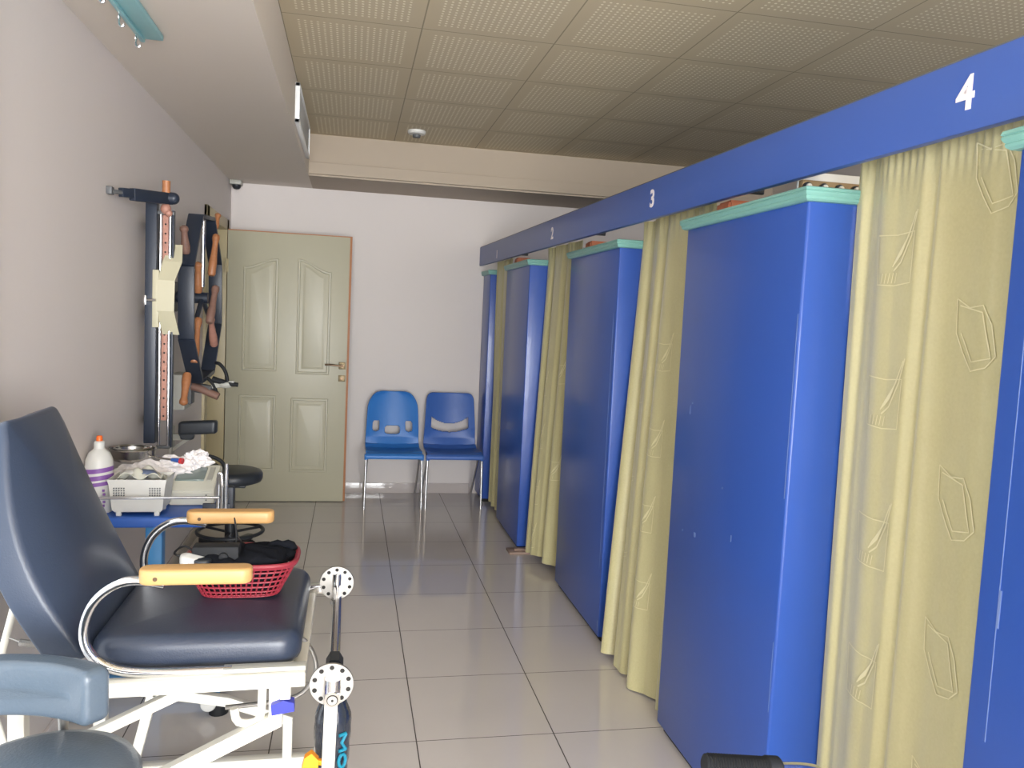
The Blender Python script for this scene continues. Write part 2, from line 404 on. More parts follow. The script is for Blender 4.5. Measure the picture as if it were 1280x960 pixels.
# ------------------------------------------------------------------ cubicles
def fascia_x(y): return 1.128+0.0366*(4-y)
F0, F1, FZ0, FZ1 = 0.25, 6.685, 1.926, 2.077
t = thing('fascia_board', (1.13, 4, FZ0), 'long blue board above the cubicles carrying the white numbers 1 to 4', 'sign board')
m = MB(); m.bar((fascia_x(F0)+0.012, F0, (FZ0+FZ1)/2), (fascia_x(F1)+0.012, F1, (FZ0+FZ1)/2), 0.024, FZ1-FZ0, 0.002)
m.build('board', BLUEF, t)
m = MB(); m.bar((fascia_x(F0)+0.017, F0, FZ1+0.002), (fascia_x(F1)+0.017, F1, FZ1+0.002), 0.030, 0.004, 0.001)
m.build('top_edge', DGREY, t)
ang = math.atan2(0.0366, 1)
def number(ch, y, z0, hgt):
    c = bpy.data.curves.new('n', 'FONT'); c.body = ch; c.size = 1.0; c.extrude = 0.012; c.offset = 0.027; c.align_x = 'CENTER'
    o = bpy.data.objects.new('n', c); COL.objects.link(o)
    me = bpy.data.meshes.new_from_object(o); bpy.data.objects.remove(o); bpy.data.curves.remove(c)
    lo = min(v.co.y for v in me.vertices); hi = max(v.co.y for v in me.vertices); s = hgt/(hi-lo)
    mx = (min(v.co.x for v in me.vertices)+max(v.co.x for v in me.vertices))/2
    X = fascia_x(y)-0.0008
    for v in me.vertices:
        a, b, e = (v.co.x-mx)*s*1.0, (v.co.y-lo)*s, v.co.z*0.05
        v.co = Vector((X+a*0.0366-e, y-a, z0+b)) - t.location
    me.materials.clear(); me.materials.append(WHITEVINYL)
    o = bpy.data.objects.new('number', me); COL.objects.link(o); o.parent = t; o['label'] = 'white number '+ch
number('4', 1.482, 1.970, 0.071); number('3', 3.091, 1.970, 0.071); number('2', 4.52, 1.964, 0.069); number('1', 6.005, 1.948, 0.060)

t = thing('curtain_rail', (1.25, 3.5, 1.955), 'thin dark curtain rail running behind the blue fascia board', 'curtain rail')
m = MB(); m.cyl((fascia_x(0.3)+0.085, 0.3, 1.962), (fascia_x(6.68)+0.085, 6.68, 1.962), 0.009, n=12); m.build('rod', DGREY, t)
for yy in (0.9, 2.42, 3.9, 5.45):
    m = MB(); m.bar((fascia_x(yy)+0.024, yy, 1.95), (fascia_x(yy)+0.098, yy, 1.95), 0.016, 0.03, 0.002); m.build('bracket', BLACKP, t)

CHIP = mat('chipped_pale_paint', (104, 126, 178), 0.6)
def partition(y0, y1, x, label, depth=0.30, marks=()):
    t = thing('cubicle_partition', (x, (y0+y1)/2, 0), label, 'partition', 'blue cubicle partitions')
    m = MB(); m.box(x, x+depth, y0, y1, 0.028, 1.852, 0.007, 3)
    m.box(x+depth-0.01, XR-0.01, (y0+y1)/2-0.03, (y0+y1)/2+0.03, 0.028, 1.852, 0.004)
    m.mi = 1
    for (yy, zz, a, b) in marks: m.box(x-0.0007, x+0.002, yy-a/2, yy+a/2, zz-b/2, zz+b/2)
    m.build('panel', [BLUE, CHIP], t)
    m = MB()
    for zz in (0.42, 1.1, 1.7): m.box(x-0.0006, x+0.002, y0+0.018, y0+0.022, zz-0.2, zz+0.2)
    rings = []
    for o_, z_ in ((0.001, 1.843), (0.010, 1.844), (0.016, 1.849), (0.0175, 1.854), (0.0165, 1.8565), (0.019, 1.859), (0.022, 1.864), (0.022, 1.8675), (0.020, 1.869), (0.023, 1.8715), (0.021, 1.878), (0.014, 1.881), (0.001, 1.882)):
        rings.append([(x-o_, y0-o_, z_), (x+depth+o_, y0-o_, z_), (x+depth+o_, y1+o_, z_), (x-o_, y1+o_, z_)])
    c = MB(); c.loft(rings); c.build('cornice', TEAL, t, smooth=20)
    m.bm.free()
    m = MB(); m.box(x+0.02, x+depth-0.02, y0+0.02, y1-0.02, 0.0, 0.03, 0.003); m.build('plinth', DARKHOLE, t)
    return t
partition(6.36, 6.69, 1.072, 'blue partition box against the back wall, farthest of the row', 0.2)
p1 = partition(5.0, 5.76, 1.092, 'blue partition box between curtains 1 and 2, with a stone under its foot', 0.28)
partition(3.505, 4.33, 1.177, 'blue partition box between curtain 2 and curtain 3',
          marks=[(3.54, .95, .003, 1.2), (3.52, .08, .012, .05)])
partition(1.945, 2.72, 1.162, 'large blue partition box between curtain 3 and curtain 4, scuffed in the middle',
          marks=[(2.60, 1.215, .004, .03), (2.585, 1.24, .008, .006), (2.50, 0.80, .014, .016), (2.60, .79, .006, .007), (2.32, 1.0, .006, .006), (2.24, .86, .005, .02), (1.955, 1.3, .003, .5), (1.955, .55, .002, .2)])
partition(0.42, 1.262, 1.160, 'blue partition box cut by the right edge of the photo',
          marks=[(1.212, 1.22, .0018, .9), (1.212, .55, .0018, .16), (1.209, 1.02, .005, .07)])
o = MB(); o.box(1.03, 1.32, 4.915, 5.03, 0.0, 0.016, 0.004); o.box(1.07, 1.29, 4.95, 4.995, 0.016, 0.026, 0.003)
tag(o.build('stone_slab', mat('brown_stone', (150, 128, 116), 0.7, var=0.15, vscale=20)), 'thin brown stone slab on the floor under a blue partition corner', 'stone slab')

# objects lying on the partition tops
for yy, x, a, lab in ((2.58, 1.27, 0.1, 'orange brown block on top of the large partition, under number 3'),
                   (4.18, 1.27, 0.0, 'orange brown block on top of the partition between curtains 2 and 3'), (5.62, 1.17, 0.2, 'orange brown block on top of the partition by number 1')):
    m = MB(); m.poly([(x-0.05, yy-0.05, 1.886), (x+0.05, yy-0.055, 1.886), (x+0.055, yy+0.05, 1.886), (x-0.045, yy+0.06, 1.886)], (0.004, 0, 0.045))
    bmesh.ops.bevel(m.bm, geom=m.bm.edges[:], offset=0.008, segments=2, affect='EDGES')
    tag(m.build('clay_block', ORBRICK), lab, 'block', 'blocks on the partition tops')
t = thing('knob_rack', (1.36, 2.10, 1.886), 'brown wooden strip with round white knobs on top of the large partition', 'rack')
B(1.232, 1.44, 2.10, 2.122, 1.886, 1.930, 0.003).build('strip', BOARDB, t)
B(1.232, 1.44, 2.124, 2.134, 1.886, 1.957, 0.002).build('white_panel', WPLAST, t)
for xx in (1.245, 1.295, 1.345, 1.395):
    kn = MB().lathe((xx, 2.10, 1.910), (0, -1, 0), [(0.013, 0), (0.013, 0.008), (0.011, 0.010)], 16).build('washer', BLACKP, t)
    MB().lathe((xx, 2.09, 1.910), (0, -1, 0), [(0.008, 0), (0.008, 0.006), (0.004, 0.009)], 14).build('knob', WHITEM, kn)

def curtain(top, bot, zt, zb, folds, amp, label, seed, motifs, power=1.0, pw=None, width=1.0):
    rnd = random.Random(seed)
    PR = pw
    ph = [rnd.uniform(0, 6.28) for _ in range(6)]
    T = [Vector((a[0], a[1], 0)) for a in top]; Bo = [Vector((a[0], a[1], 0)) for a in bot]
    def along(P, u):
        n = len(P)-1; f = min(u*n, n-1e-6); i = int(f); return P[i].lerp(P[i+1], f-i)
    nrm = Vector((-1, -0.15, 0)).normalized()
    def pos(u, v):                                     # v: 0 bottom .. 1 top
        s = (1-v)**power
        p = along(T, u).lerp(along(Bo, u), s)
        a = amp*(0.45+0.55*(1-v))
        uu = u + 0.025*sin(3.1*v+ph[4])
        fold = sin(2*pi*folds*uu+ph[0]) + 0.45*sin(2*pi*folds*1.73*uu+ph[1]+0.8*v) + 0.25*sin(2*pi*folds*0.5*uu+ph[2]+1.4*v)
        fold = math.copysign(abs(fold)**0.8, fold)
        if PR:
            i_ = max(j for j in range(len(PR)) if PR[j][0] <= u+1e-9); i_ = min(i_, len(PR)-2)
            f_ = (u-PR[i_][0])/(PR[i_+1][0]-PR[i_][0]); f_ = f_*f_*(3-2*f_)
            g_ = PR[i_][1]+(PR[i_+1][1]-PR[i_][1])*f_
            p = p + nrm*(g_*(0.8+0.2*v)+amp*fold*0.25)
        else: p = p + nrm*(a*fold)
        if v > 0.955:                                   # gathered heading tape
            p = p + nrm*(0.006*sin(2*pi*folds*6*u+ph[3])*(v-0.955)/0.045)
        z = zb+(zt-zb)*v
        if v < 0.02: z += 0.012*sin(6*u+ph[5])+0.004
        return Vector((p.x, p.y, max(z, 0.006)))
    m = MB(); m.sheet(pos, int(26*folds)+40, 46)
    m.mi = 1
    def line(pts, w=0.0014):
        seq = []
        for a, b in zip(pts, pts[1:]):
            L = max(abs(a[0]-b[0])*width, abs(a[1]-b[1])*(zt-zb)); nn = max(2, int(L/0.018))
            seq += [(a[0]+(b[0]-a[0])*i/nn, a[1]+(b[1]-a[1])*i/nn) for i in range(nn)]
        seq.append(pts[-1]); vs = []
        for i, (u, v) in enumerate(seq):
            a = seq[max(i-1, 0)]; b = seq[min(i+1, len(seq)-1)]
            du, dv = (b[0]-a[0])*width, (b[1]-a[1])*(zt-zb); l = math.hypot(du, dv) or 1
            ou, ov = -dv/l*w/width, du/l*w/(zt-zb)
            q = lambda s_: pos(min(max(u+s_*ou, 0), 1), min(max(v+s_*ov, 0), 1)) + nrm*0.0025
            vs.append((m.bm.verts.new(q(1)), m.bm.verts.new(q(-1))))
        m._tag([m.bm.faces.new((vs[i][0], vs[i][1], vs[i+1][1], vs[i+1][0])) for i in range(len(vs)-1)])
    H = zt-zb
    for (u, v, sc, kind) in motifs:
        P = lambda a, b: (min(max(u+a*sc/width, 0.0), 1.0), min(max(v+b*sc/H, 0.0), 1.0))
        if kind == 0:    # square with leaf spray
            line([P(-.07, .06), P(.0, .055), P(.06, .06), P(.058, -.06), P(0, -.066), P(-.06, -.062), P(-.07, .06)])
            for i in range(7):
                t_ = i/6; line([P(-.01+.012*t_, -.02+.02*t_), P(.02+.02*t_, .01+.04*t_), P(.03+.03*t_, .03+.075*t_)], 0.0016)
            line([P(-.005, -.03), P(.02, -.01), P(.05, .05), P(.065, .11)], 0.0022)
            for i in range(5): line([P(-.045+i*.012, -.06), P(-.045+i*.012+.004, -.035)], 0.0013)
        else:            # tilted wavy square
            line([P(-.06, .075), P(-.02, .055), P(.02, .06), P(.045, .02), P(.062, -.045), P(.04, -.07), P(-.0, -.08), P(-.03, -.04), P(-.055, .0), P(-.06, .075)])
            line([P(-.05, .06), P(.02, .045), P(.05, -.05), P(0, -.06), P(-.04, .0)], 0.0014)
    t = m.build('curtain', [CURT, EMB], None, smooth=80)
    tag(t, label, 'curtain', 'gold curtains of the numbered cubicles'); return t
curtain([(1.300, 1.936), (1.297, 1.66), (1.312, 1.40), (1.318, 1.12)], [(1.318, 1.936), (1.300, 1.68), (1.30, 1.40), (1.305, 1.12)], 1.962, 0.02, 5.5, 0.0125,
        'wide pale gold embroidered curtain hanging closed under number 4', 3,
        [(.23, .86, 1.0, 0), (.23, .68, 1.0, 0), (.23, .50, 1.0, 0), (.23, .32, 1.0, 0), (.23, .14, 1.0, 0), (.58, .94, 1, 1), (.56, .77, 1.0, 1), (.55, .58, 1.0, 1), (.55, .40, 1.0, 1), (.55, .23, 1.0, 1), (.86, .66, 1, 0), (.86, .36, 1, 0)], width=0.82,
        pw=[(0, .002), (.03, .006), (.06, -.006), (.10, .006), (.16, .012), (.31, .013), (.355, -.006), (.395, .013), (.50, .006), (.66, .014), (.74, -.004), (.84, .010), (1, 0)])
curtain([(1.300, 3.50), (1.275, 3.2), (1.27, 2.74)], [(1.175, 3.36), (1.185, 3.10), (1.235, 2.75)], 1.962, 0.012, 3.3, 0.026,
        'gathered gold curtain trailing on the floor under number 3', 8,
        [(.25, .80, .9, 1), (.25, .62, .9, 0), (.22, .45, .9, 1), (.22, .28, .9, 1), (.62, .70, .9, 0), (.6, .52, .9, 0), (.58, .36, .9, 0), (.6, .2, .9, 0), (.85, .85, .9, 1)], 1.2, width=0.85)
curtain([(1.215, 5.02), (1.23, 4.7), (1.25, 4.36)], [(1.13, 4.86), (1.165, 4.66), (1.235, 4.40)], 1.955, 0.045, 3.0, 0.024,
        'bunched gold curtain under number 2, hem just above the floor', 21,
        [(.3, .72, .9, 1), (.3, .55, .9, 0), (.3, .38, .9, 0), (.3, .2, .9, 0), (.3, .06, .9, 0), (.7, .6, .9, 0), (.7, .3, .9, 0)], 1.2, width=0.8)
curtain([(1.125, 6.34), (1.13, 6.1), (1.14, 5.80)], [(1.128, 6.27), (1.135, 6.1), (1.15, 5.80)], 1.94, 0.03, 4.0, 0.014,
        'narrow strip of gold curtain under number 1 near the back wall', 30,
        [(.3, .75, .8, 0), (.3, .5, .8, 0), (.3, .25, .8, 0)], width=0.6)

# ------------------------------------------------------------------ two plastic chairs
def plastic_chair(cx, w, mt, label, holes, corner, topw):
    yf = 6.10
    t = thing('plastic_chair', (cx, 6.35, 0), label, 'chair', 'blue plastic chairs by the back wall')
    prof = [(yf-0.004, .395), (yf-0.006, .418), (yf+0.012, .432), (yf+0.1, .428), (yf+0.25, .418), (yf+0.36, .415), (yf+0.415, .44), (yf+0.442, .50), (yf+0.462, .60), (yf+0.485, .72), (yf+0.515, .865)]
    acc = [0]
    for a, b in zip(prof, prof[1:]): acc.append(acc[-1]+math.hypot(a[0]-b[0], a[1]-b[1]))
    tot = acc[-1]
    def pp(v):
        s = v*tot
        for i in range(len(acc)-1):
            if s <= acc[i+1]+1e-9:
                f = (s-acc[i])/(acc[i+1]-acc[i]); return prof[i][0]+(prof[i+1][0]-prof[i][0])*f, prof[i][1]+(prof[i+1][1]-prof[i][1])*f
        return prof[-1]
    vb = acc[6]/tot
    def fn(u, v):
        y, z = pp(v); a = 2*u-1
        hw = w/2
        if v > vb:
            b = (v-vb)/(1-vb); hw = w/2*(1-(1-topw)*b)
            e = max(0, (b-(1-corner))/corner)
            hw -= corner*0.30*(1-math.sqrt(max(0, 1-e*e)))
            y -= 0.045*a*a*min(1, b*3)
        else:
            z += 0.012*a*a if v > 0.1 else 0
            y += (0.045*a**2)*0 - (0.03*a*a*max(0, (v-0.6*vb)/(0.4*vb)))
        return (cx+a*hw, y, z)
    m = MB(); nu, nv = 96, 130
    vs = [[m.bm.verts.new(fn(i/nu, j/nv)) for i in range(nu+1)] for j in range(nv+1)]
    for j in range(nv):
        for i in range(nu):
            u, v = (i+.5)/nu, (j+.5)/nv
            if v > vb and holes(u, (v-vb)/(1-vb)): continue
            m.bm.faces.new((vs[j][i], vs[j][i+1], vs[j+1][i+1], vs[j+1][i]))
    for v in [v for v in m.bm.verts if not v.link_faces]: m.bm.verts.remove(v)
    m.build('seat_shell', mt, t, smooth=60, solid=0.009)
    m = MB(); m.box(cx-w/2+0.02, cx+w/2-0.02, yf+0.006, yf+0.03, 0.392, 0.418, 0.006); m.build('front_rail', mt, t)
    for s in (-1, 1):
        xs = cx+s*(w/2-0.004)
        m = MB(); m.box(xs-0.014, xs+0.014, yf+0.0, yf+0.05, 0.385, 0.428, 0.006); m.build('corner_socket', mt, t)
        m = MB(); m.tube([(xs, yf+0.03, 0.42), (xs+s*0.004, yf+0.026, 0.2), (xs+s*0.006, yf+0.02, 0.0)], 0.0095, 12); m.build('leg', CHROME, t)
        m = MB(); m.tube([(xs-s*0.01, yf+0.12, 0.40), (xs-s*0.006, yf+0.32, 0.2), (xs-s*0.004, yf+0.52, 0.0)], 0.0095, 12); m.build('leg', CHROME, t)
        m = MB(); m.tube([(xs, yf+0.02, 0.402), (xs-s*0.006, yf+0.25, 0.402), (xs-s*0.012, yf+0.40, 0.404)], 0.0095, 10); m.build('side_tube', CHROME, t)
    return t
def holes_l(u, b):
    def rr(cx, cy, hw, hh, r=0.4): return abs((u-cx)/hw)**4+abs((b-cy)/hh)**4 < 1
    return rr(.185, .355, .068, .10) or rr(.815, .355, .068, .10) or rr(.5, .28, .145, .078)
def holes_r(u, b):
    a = (u-.5)/.37
    return abs(a) < 1 and .255+.085*a*a < b < .415+.135*a*a
plastic_chair(0.350, 0.43, CHAIRL, 'brighter blue plastic chair with three small cut-outs in its back, left one', holes_l, 0.34, 0.92)
plastic_chair(0.817, 0.43, CHAIRR, 'blue plastic chair with one wide crescent slot in its back, beside the partition', holes_r, 0.14, 0.90)

# ------------------------------------------------------------------ black work stool
def star_stool(c, seat_z, seat_r, seat_t, mt, label, ring_z, base_r, name='swivel_stool', ring_r=0.185, a0=0.2):
    cx, cy = c
    t = thing(name, (cx, cy, 0), label, 'stool')
    MB().lathe((cx, cy, seat_z-seat_t), (0, 0, 1), [(0.02, 0), (seat_r-0.03, 0), (seat_r-0.008, 0.008), (seat_r, 0.025), (seat_r, seat_t-0.025), (seat_r-0.01, seat_t-0.008), (seat_r-0.035, seat_t), (0.002, seat_t+0.006)], 40).build('seat', mt, t, smooth=50)
    m = MB(); m.box(cx-0.09, cx+0.09, cy-0.09, cy+0.09, seat_z-seat_t-0.018, seat_z-seat_t, 0.003); m.build('seat_plate', BLACKP, t)
    m = MB(); m.cyl((cx, cy, 0.10), (cx, cy, seat_z-seat_t), 0.024, n=24); m.cyl((cx, cy, 0.08), (cx, cy, 0.28), 0.032, n=24); m.build('column', BLACKP, t)
    if ring_z:
        m = MB(); m.torus((cx, cy, ring_z), (0, 0, 1), ring_r, 0.011)
        for i in range(3):
            a = 0.5+i*2*pi/3; m.cyl((cx, cy, ring_z-0.01), (cx+ring_r*cos(a), cy+ring_r*sin(a), ring_z), 0.008, n=10)
        m.build('foot_ring', BLACKP, t)
    for i in range(5):
        a = a0+i*2*pi/5; ex, ey = cx+base_r*cos(a), cy+base_r*sin(a)
        m = MB(); m.bar((cx, cy, 0.095), (ex, ey, 0.082), 0.042, 0.036, 0.008); ar = m.build('base_arm', BLACKP, t)
        m = MB(); m.cyl((ex, ey, 0.05), (ex, ey, 0.085), 0.008, n=10)
        for s in (-1, 1):
            dx, dy = -sin(a)*0.013*s, cos(a)*0.013*s; q = (-sin(a)*0.009*s, cos(a)*0.009*s)
            m.cyl((ex+dx-q[0], ey+dy-q[1], 0.026), (ex+dx+q[0], ey+dy+q[1], 0.026), 0.026, n=18)
        m.box(ex-0.018, ex+0.018, ey-0.018, ey+0.018, 0.034, 0.055, 0.006)
        m.build('castor', BLACKR, t)
    return t
star_stool((-0.665, 4.88), 0.545, 0.178, 0.075, BLACKV, 'round black stool with foot ring and wheels in front of the cream door', 0.178, 0.245, a0=-0.05)

# ------------------------------------------------------------------ foreground stool with low curved backrest
st = star_stool((-0.538, 1.555), 0.632, 0.172, 0.07, SLATE, 'slate blue round stool with curved backrest pad in the bottom left corner', None, 0.19, 'stool_with_backrest', a0=0.6)
m = MB(); c0 = Vector((-0.66, 1.44, 0)); R0 = 0.275
def padfn(a, b, c):
    th = radians(48) + (0.2-a)/R0
    r = R0 + c
    zc = 0.726 + b + 0.006*((a-0.05)/0.2)**2
    return (c0.x+r*cos(th), c0.y+r*sin(th), zc)
m.pillow(0.44, 0.112, 0.055, 0.020, 0.014, padfn, 6, 5, 0.004)
m.build('backrest_pad', SLATE, st, smooth=60)
m = MB(); m.tube([(-0.548, 1.60, 0.545), (-0.556, 1.73, 0.55), (-0.560, 1.748, 0.60), (-0.560, 1.735, 0.68)], 0.010, 12, 1); m.build('backrest_post', STEEL, st)

# ------------------------------------------------------------------ leg-exercise chair
ch = thing('exercise_chair', (-0.33, 2.2, 0), 'navy padded leg exercise chair with wooden armrests and white steel frame', 'exercise chair')
m = MB(); m.pillow(0.475, 0.54, 0.085, 0.055, 0.032, lambda a, b, c: (-0.335+a, 2.20+b, 0.683+c-0.03*max(0, (a-0.15)/0.09)**2*0.1), 6, 5, 0.008)
m.build('seat', NAVY, ch, smooth=60)
m = MB()
def backfn(a, b, c):
    t_ = (b+0.285)/0.57
    yc = 2.195*(1-t_)+2.20*t_; wd = 1.06-0.40*max(0, (t_-0.25)/0.75)**1.7
    n = Vector((0.93, 0.03, 0.36))
    x0 = -0.548*(1-t_)+(-0.762)*t_ - 0.022*math.sin(pi*t_)*0 ; z0 = 0.68+0.535*t_
    x0 += -0.020*sin(pi*min(1, t_*1.1))*0.6
    edgeback = -(0.008+(0.042 if a < 0 else 0.010)*sin(pi*min(1, t_*0.85+0.12)))*(abs(a)/0.245)**3
    return Vector((x0+edgeback+0.02*(yc+a*wd-2.2)*-0.6, yc+a*wd, z0)) + n*(c-0.045)
m.pillow(0.49, 0.57, 0.078, 0.026, 0.012, backfn, 6, 5, 0.010, 20)
m.build('backrest', NAVYB, ch, smooth=60)
for yy, lab in ((1.905, None), (2.44, None)):
    a = MB()
    def armfn(p, q, c, yy=yy): return (-0.331+p, yy+q, 0.884+c)
    a.pillow(0.246, 0.054, 0.036, 0.024, 0.007, armfn, 6, 3, 0.001)
    arm = a.build('armrest', ARMW, ch, smooth=40)
    m = MB(); m.cyl((-0.415, yy-0.0285, 0.882), (-0.415, yy-0.02, 0.882), 0.005, n=12); m.build('screw', BRONZE, arm)
    m = MB()
    m.tube([(-0.40, yy, 0.862), (-0.452, yy, 0.872), (-0.498, yy, 0.868), (-0.545, yy, 0.834), (-0.568, yy, 0.785), (-0.572, yy, 0.735), (-0.553, yy, 0.695), (-0.512, yy, 0.664), (-0.44, yy, 0.652), (-0.25, yy, 0.652)], 0.0115, 12, 2, sx=1.0, sy=1.0, up=(0, 1, 0))
    m.build('arm_support', CHROME, arm)
for yy, s in ((1.895, -1), (2.50, 1)):
    m = MB(); m.bar((-0.715, yy, 0.622), (-0.082, yy, 0.634), 0.034, 0.034, 0.003); m.build('side_rail', WHITEM, ch)
    m = MB(); m.poly([(-0.163, yy-0.015, 0.625), (-0.133, yy-0.015, 0.625), (-0.133, yy-0.015, 0.522), (-0.55, yy-0.015, 0.318), (-0.56, yy-0.015, 0.346), (-0.163, yy-0.015, 0.545)], (0, 0.03, 0)); m.bar((-0.552, yy, 0.337), (-0.62, yy, 0.05), 0.03, 0.03, 0.002)
    m.build('leg', WHITEM, ch)
    m = MB(); m.bar((-0.33, yy+0.03*s*-1, 0.612), (-0.69, yy+0.03*s*-1, 0.44), 0.028, 0.024, 0.002); m.bar((-0.70, yy, 0.62), (-0.70, yy, 0.02), 0.034, 0.034, 0.002); m.build('leg', WHITEM, ch)
    m = MB(); yb = yy+0.11*s
    m.bar((-0.74, yb, 0.022), (-0.095, yb, 0.022), 0.036, 0.04, 0.003); m.build('base_rail', WHITEM, ch)
    m = MB(); m.bar((-0.165, yb, 0.035), (-0.165, yb, 0.17), 0.03, 0.03, 0.002); m.bar((-0.158, yb, 0.162), (-0.36, yb-0.05*s, 0.265), 0.03, 0.03, 0.002); m.bar((-0.35, yb-0.05*s, 0.262), (-0.60, yy, 0.34), 0.03, 0.03, 0.002); m.build('brace', WHITEM, ch)
MB().bar((-0.70, 1.80, 0.05), (-0.70, 2.60, 0.05), 0.034, 0.034, 0.003).build('cross_rail', WHITEM, ch)
MB().bar((-0.62, 1.9, 0.06), (-0.62, 2.50, 0.06), 0.03, 0.03, 0.003).build('cross_rail', WHITEM, ch)
MB().bar((-0.10, 1.90, 0.622), (-0.10, 2.50, 0.622), 0.034, 0.030, 0.003).build('cross_rail', WHITEM, ch)
m = MB(); m.bar((-0.27, 1.905, 0.655), (-0.082, 1.905, 0.657), 0.03, 0.012, 0.002); m.build('seat_bracket', GREYM, ch)
m = MB(); m.tube([(-0.180, 1.90, 0.62), (-0.181, 1.90, 0.545), (-0.19, 1.90, 0.528), (-0.215, 1.90, 0.523), (-0.238, 1.90, 0.530), (-0.243, 1.90, 0.562)], 0.010, 10, 1); m.build('hook', WHITEM, ch)
m = MB(); m.box(-0.138, -0.114, 1.868, 1.89, 0.592, 0.628, 0.002); br = m.build('knob_bracket', WHITEM, ch)
m = MB(); m.cyl((-0.128, 1.879, 0.57), (-0.128, 1.879, 0.60), 0.005, n=10); m.poly([(-0.157, 1.862, 0.582), (-0.13, 1.862, 0.592), (-0.106, 1.862, 0.586), (-0.104, 1.862, 0.566), (-0.155, 1.862, 0.558)], (0, 0.03, 0)); m.build('adjusting_knob', BLUEK, ch)
m = MB(); m.tube([(-0.11, 2.10, 0.648), (-0.09, 2.10, 0.634), (-0.068, 2.10, 0.595), (-0.062, 2.10, 0.545), (-0.10, 2.10, 0.487), (-0.18, 2.10, 0.474), (-0.29, 2.10, 0.466)], 0.0062, 10, 2); m.build('cable_tube', STEEL, ch)
m = MB(); m.cyl((-0.78, 2.12, 0.79), (-0.85, 2.12, 0.50), 0.009, n=12); m.cyl((-0.85, 2.12, 0.51), (-0.72, 2.12, 0.05), 0.009, n=12); m.build('recline_strut', WHITEM, ch)
m = MB(); m.tube([(-0.772+0.045*i/120, 2.10+0.008*cos(i*0.9), 0.656-0.007*i/120+0.008*sin(i*0.9)) for i in range(121)], 0.0014, 6); m.cyl((-0.80, 2.11, 0.665), (-0.77, 2.10, 0.657), 0.002, n=8); m.cyl((-0.727, 2.1, 0.649), (-0.62, 2.1, 0.645), 0.003, n=8); m.build('spring', STEEL, ch)
# resistance mechanism: axle, discs, lever and roller
m = MB(); m.cyl((-0.016, 1.93, 0.645), (-0.018, 2.47, 0.655), 0.0135, n=20); m.build('axle', CHROME, ch)
m = MB(); m.cyl((-0.016, 1.915, 0.645), (-0.016, 1.965, 0.646), 0.021, n=6); m.build('axle_nut', BLACKP, ch)
def disc(cy, cz, name):
    cx = -0.021
    m = MB()
    m.lathe((cx, cy, cz), (0, -1, 0), [(0.002, 0), (0.0505, 0), (0.0515, 0.0012), (0.0515, 0.0068), (0.0505, 0.008), (0.002, 0.008)], 44)
    m.mi = 1
    for i in range(10):
        a = radians(90+36*i); m.cyl((cx+0.041*cos(a), cy-0.0083, cz+0.041*sin(a)), (cx+0.041*cos(a), cy-0.002, cz+0.041*sin(a)), 0.0056, n=14)
    m.build(name, [STEEL, DARKHOLE], ch)
disc(1.885, 0.620, 'indexing_disc'); disc(2.47, 0.668, 'indexing_disc')
m = MB(); m.cyl((-0.018, 1.866, 0.640), (-0.019, 1.866, 0.598), 0.019, n=20); m.cyl((-0.018, 1.885, 0.60), (-0.018, 1.845, 0.597), 0.0185, n=24); m.build('hub', CHROME, ch)
m = MB(); m.cyl((-0.018, 1.846, 0.597), (-0.018, 1.842, 0.597), 0.011, n=20); m.mi = 1; m.torus((-0.018, 1.8445, 0.597), (0, 1, 0), 0.0118, 0.0013, 24, 6); m.cyl((-0.018, 1.8425, 0.597), (-0.018, 1.8415, 0.597), 0.003, n=12); m.build('hub_cap', [STEEL, DARKHOLE], ch)
m = MB(); m.cyl((-0.02, 2.455, 0.70), (-0.02, 2.455, 0.64), 0.013, n=18); m.ball((-0.022, 2.44, 0.617), 0.017, 16); m.bar((-0.108, 2.48, 0.645), (-0.02, 2.48, 0.648), 0.03, 0.026, 0.002); m.build('hub', CHROME, ch)
m = MB(); m.bar((-0.0205, 1.852, 0.59), (-0.030, 1.852, 0.06), 0.010, 0.030, 0.003, up=(1, 0, 0)); lv = m.build('lever_arm', WHITEM, ch)
m = MB(); m.bar((-0.0285, 1.846, 0.425), (-0.0305, 1.846, 0.30), 0.012, 0.022, 0.003, up=(1, 0, 0)); m.build('sleeve', CHROME, lv)
m = MB(); m.cyl((-0.012, 1.95, 0.56), (-0.012, 1.952, 0.10), 0.016, n=14); m.bar((-0.03, 1.855, 0.09), (-0.012, 1.952, 0.10), 0.02, 0.012, 0.002); m.build('roller_spindle', STEEL, ch)
rr = MB(); n = 26; rings = []
for j in range(27):
    tt = j/26; zz = 0.555-0.38*tt; r = 0.039+0.005*sin(tt*7)+(-0.012*max(0, 1-tt*9))+(-0.012*max(0, 1-(1-tt)*9))
    rings.append([(-0.016+(r+random.uniform(-.0018, .0018))*cos(2*pi*i/n), 1.952+r*sin(2*pi*i/n), zz) for i in range(n)])
rr.loft(rings); ro = rr.build('leg_roller', WRAP, ch, smooth=70)
m = MB()   # teal lettering printed round the wrapped roller, reading down its right side
def on_roller(a, z): return (-0.016+0.0466*sin(a), 1.952-0.0466*cos(a), z)
def glyph(strokes, z0, h):
    for st_ in strokes:
        m.tube([on_roller(0.36+0.42*u, z0-h*v) for u, v in st_], 0.0042, 8, 0)
arc_ = lambda cx, cy, r1, r2, a, b: [(cx+r1*cos(radians(a+(b-a)*i/10)), cy+r2*sin(radians(a+(b-a)*i/10))) for i in range(11)]
glyph([[(0, .05), (1, .05)], [(1, .05), (.35, .5), (1, .95)], [(1, .95), (0, .95)]], 0.478, 0.044)
glyph([arc_(.5, .5, .5, .45, 0, 360)], 0.428, 0.036)
glyph([[(1, 0), (0, .5), (1, 1)]], 0.386, 0.036)
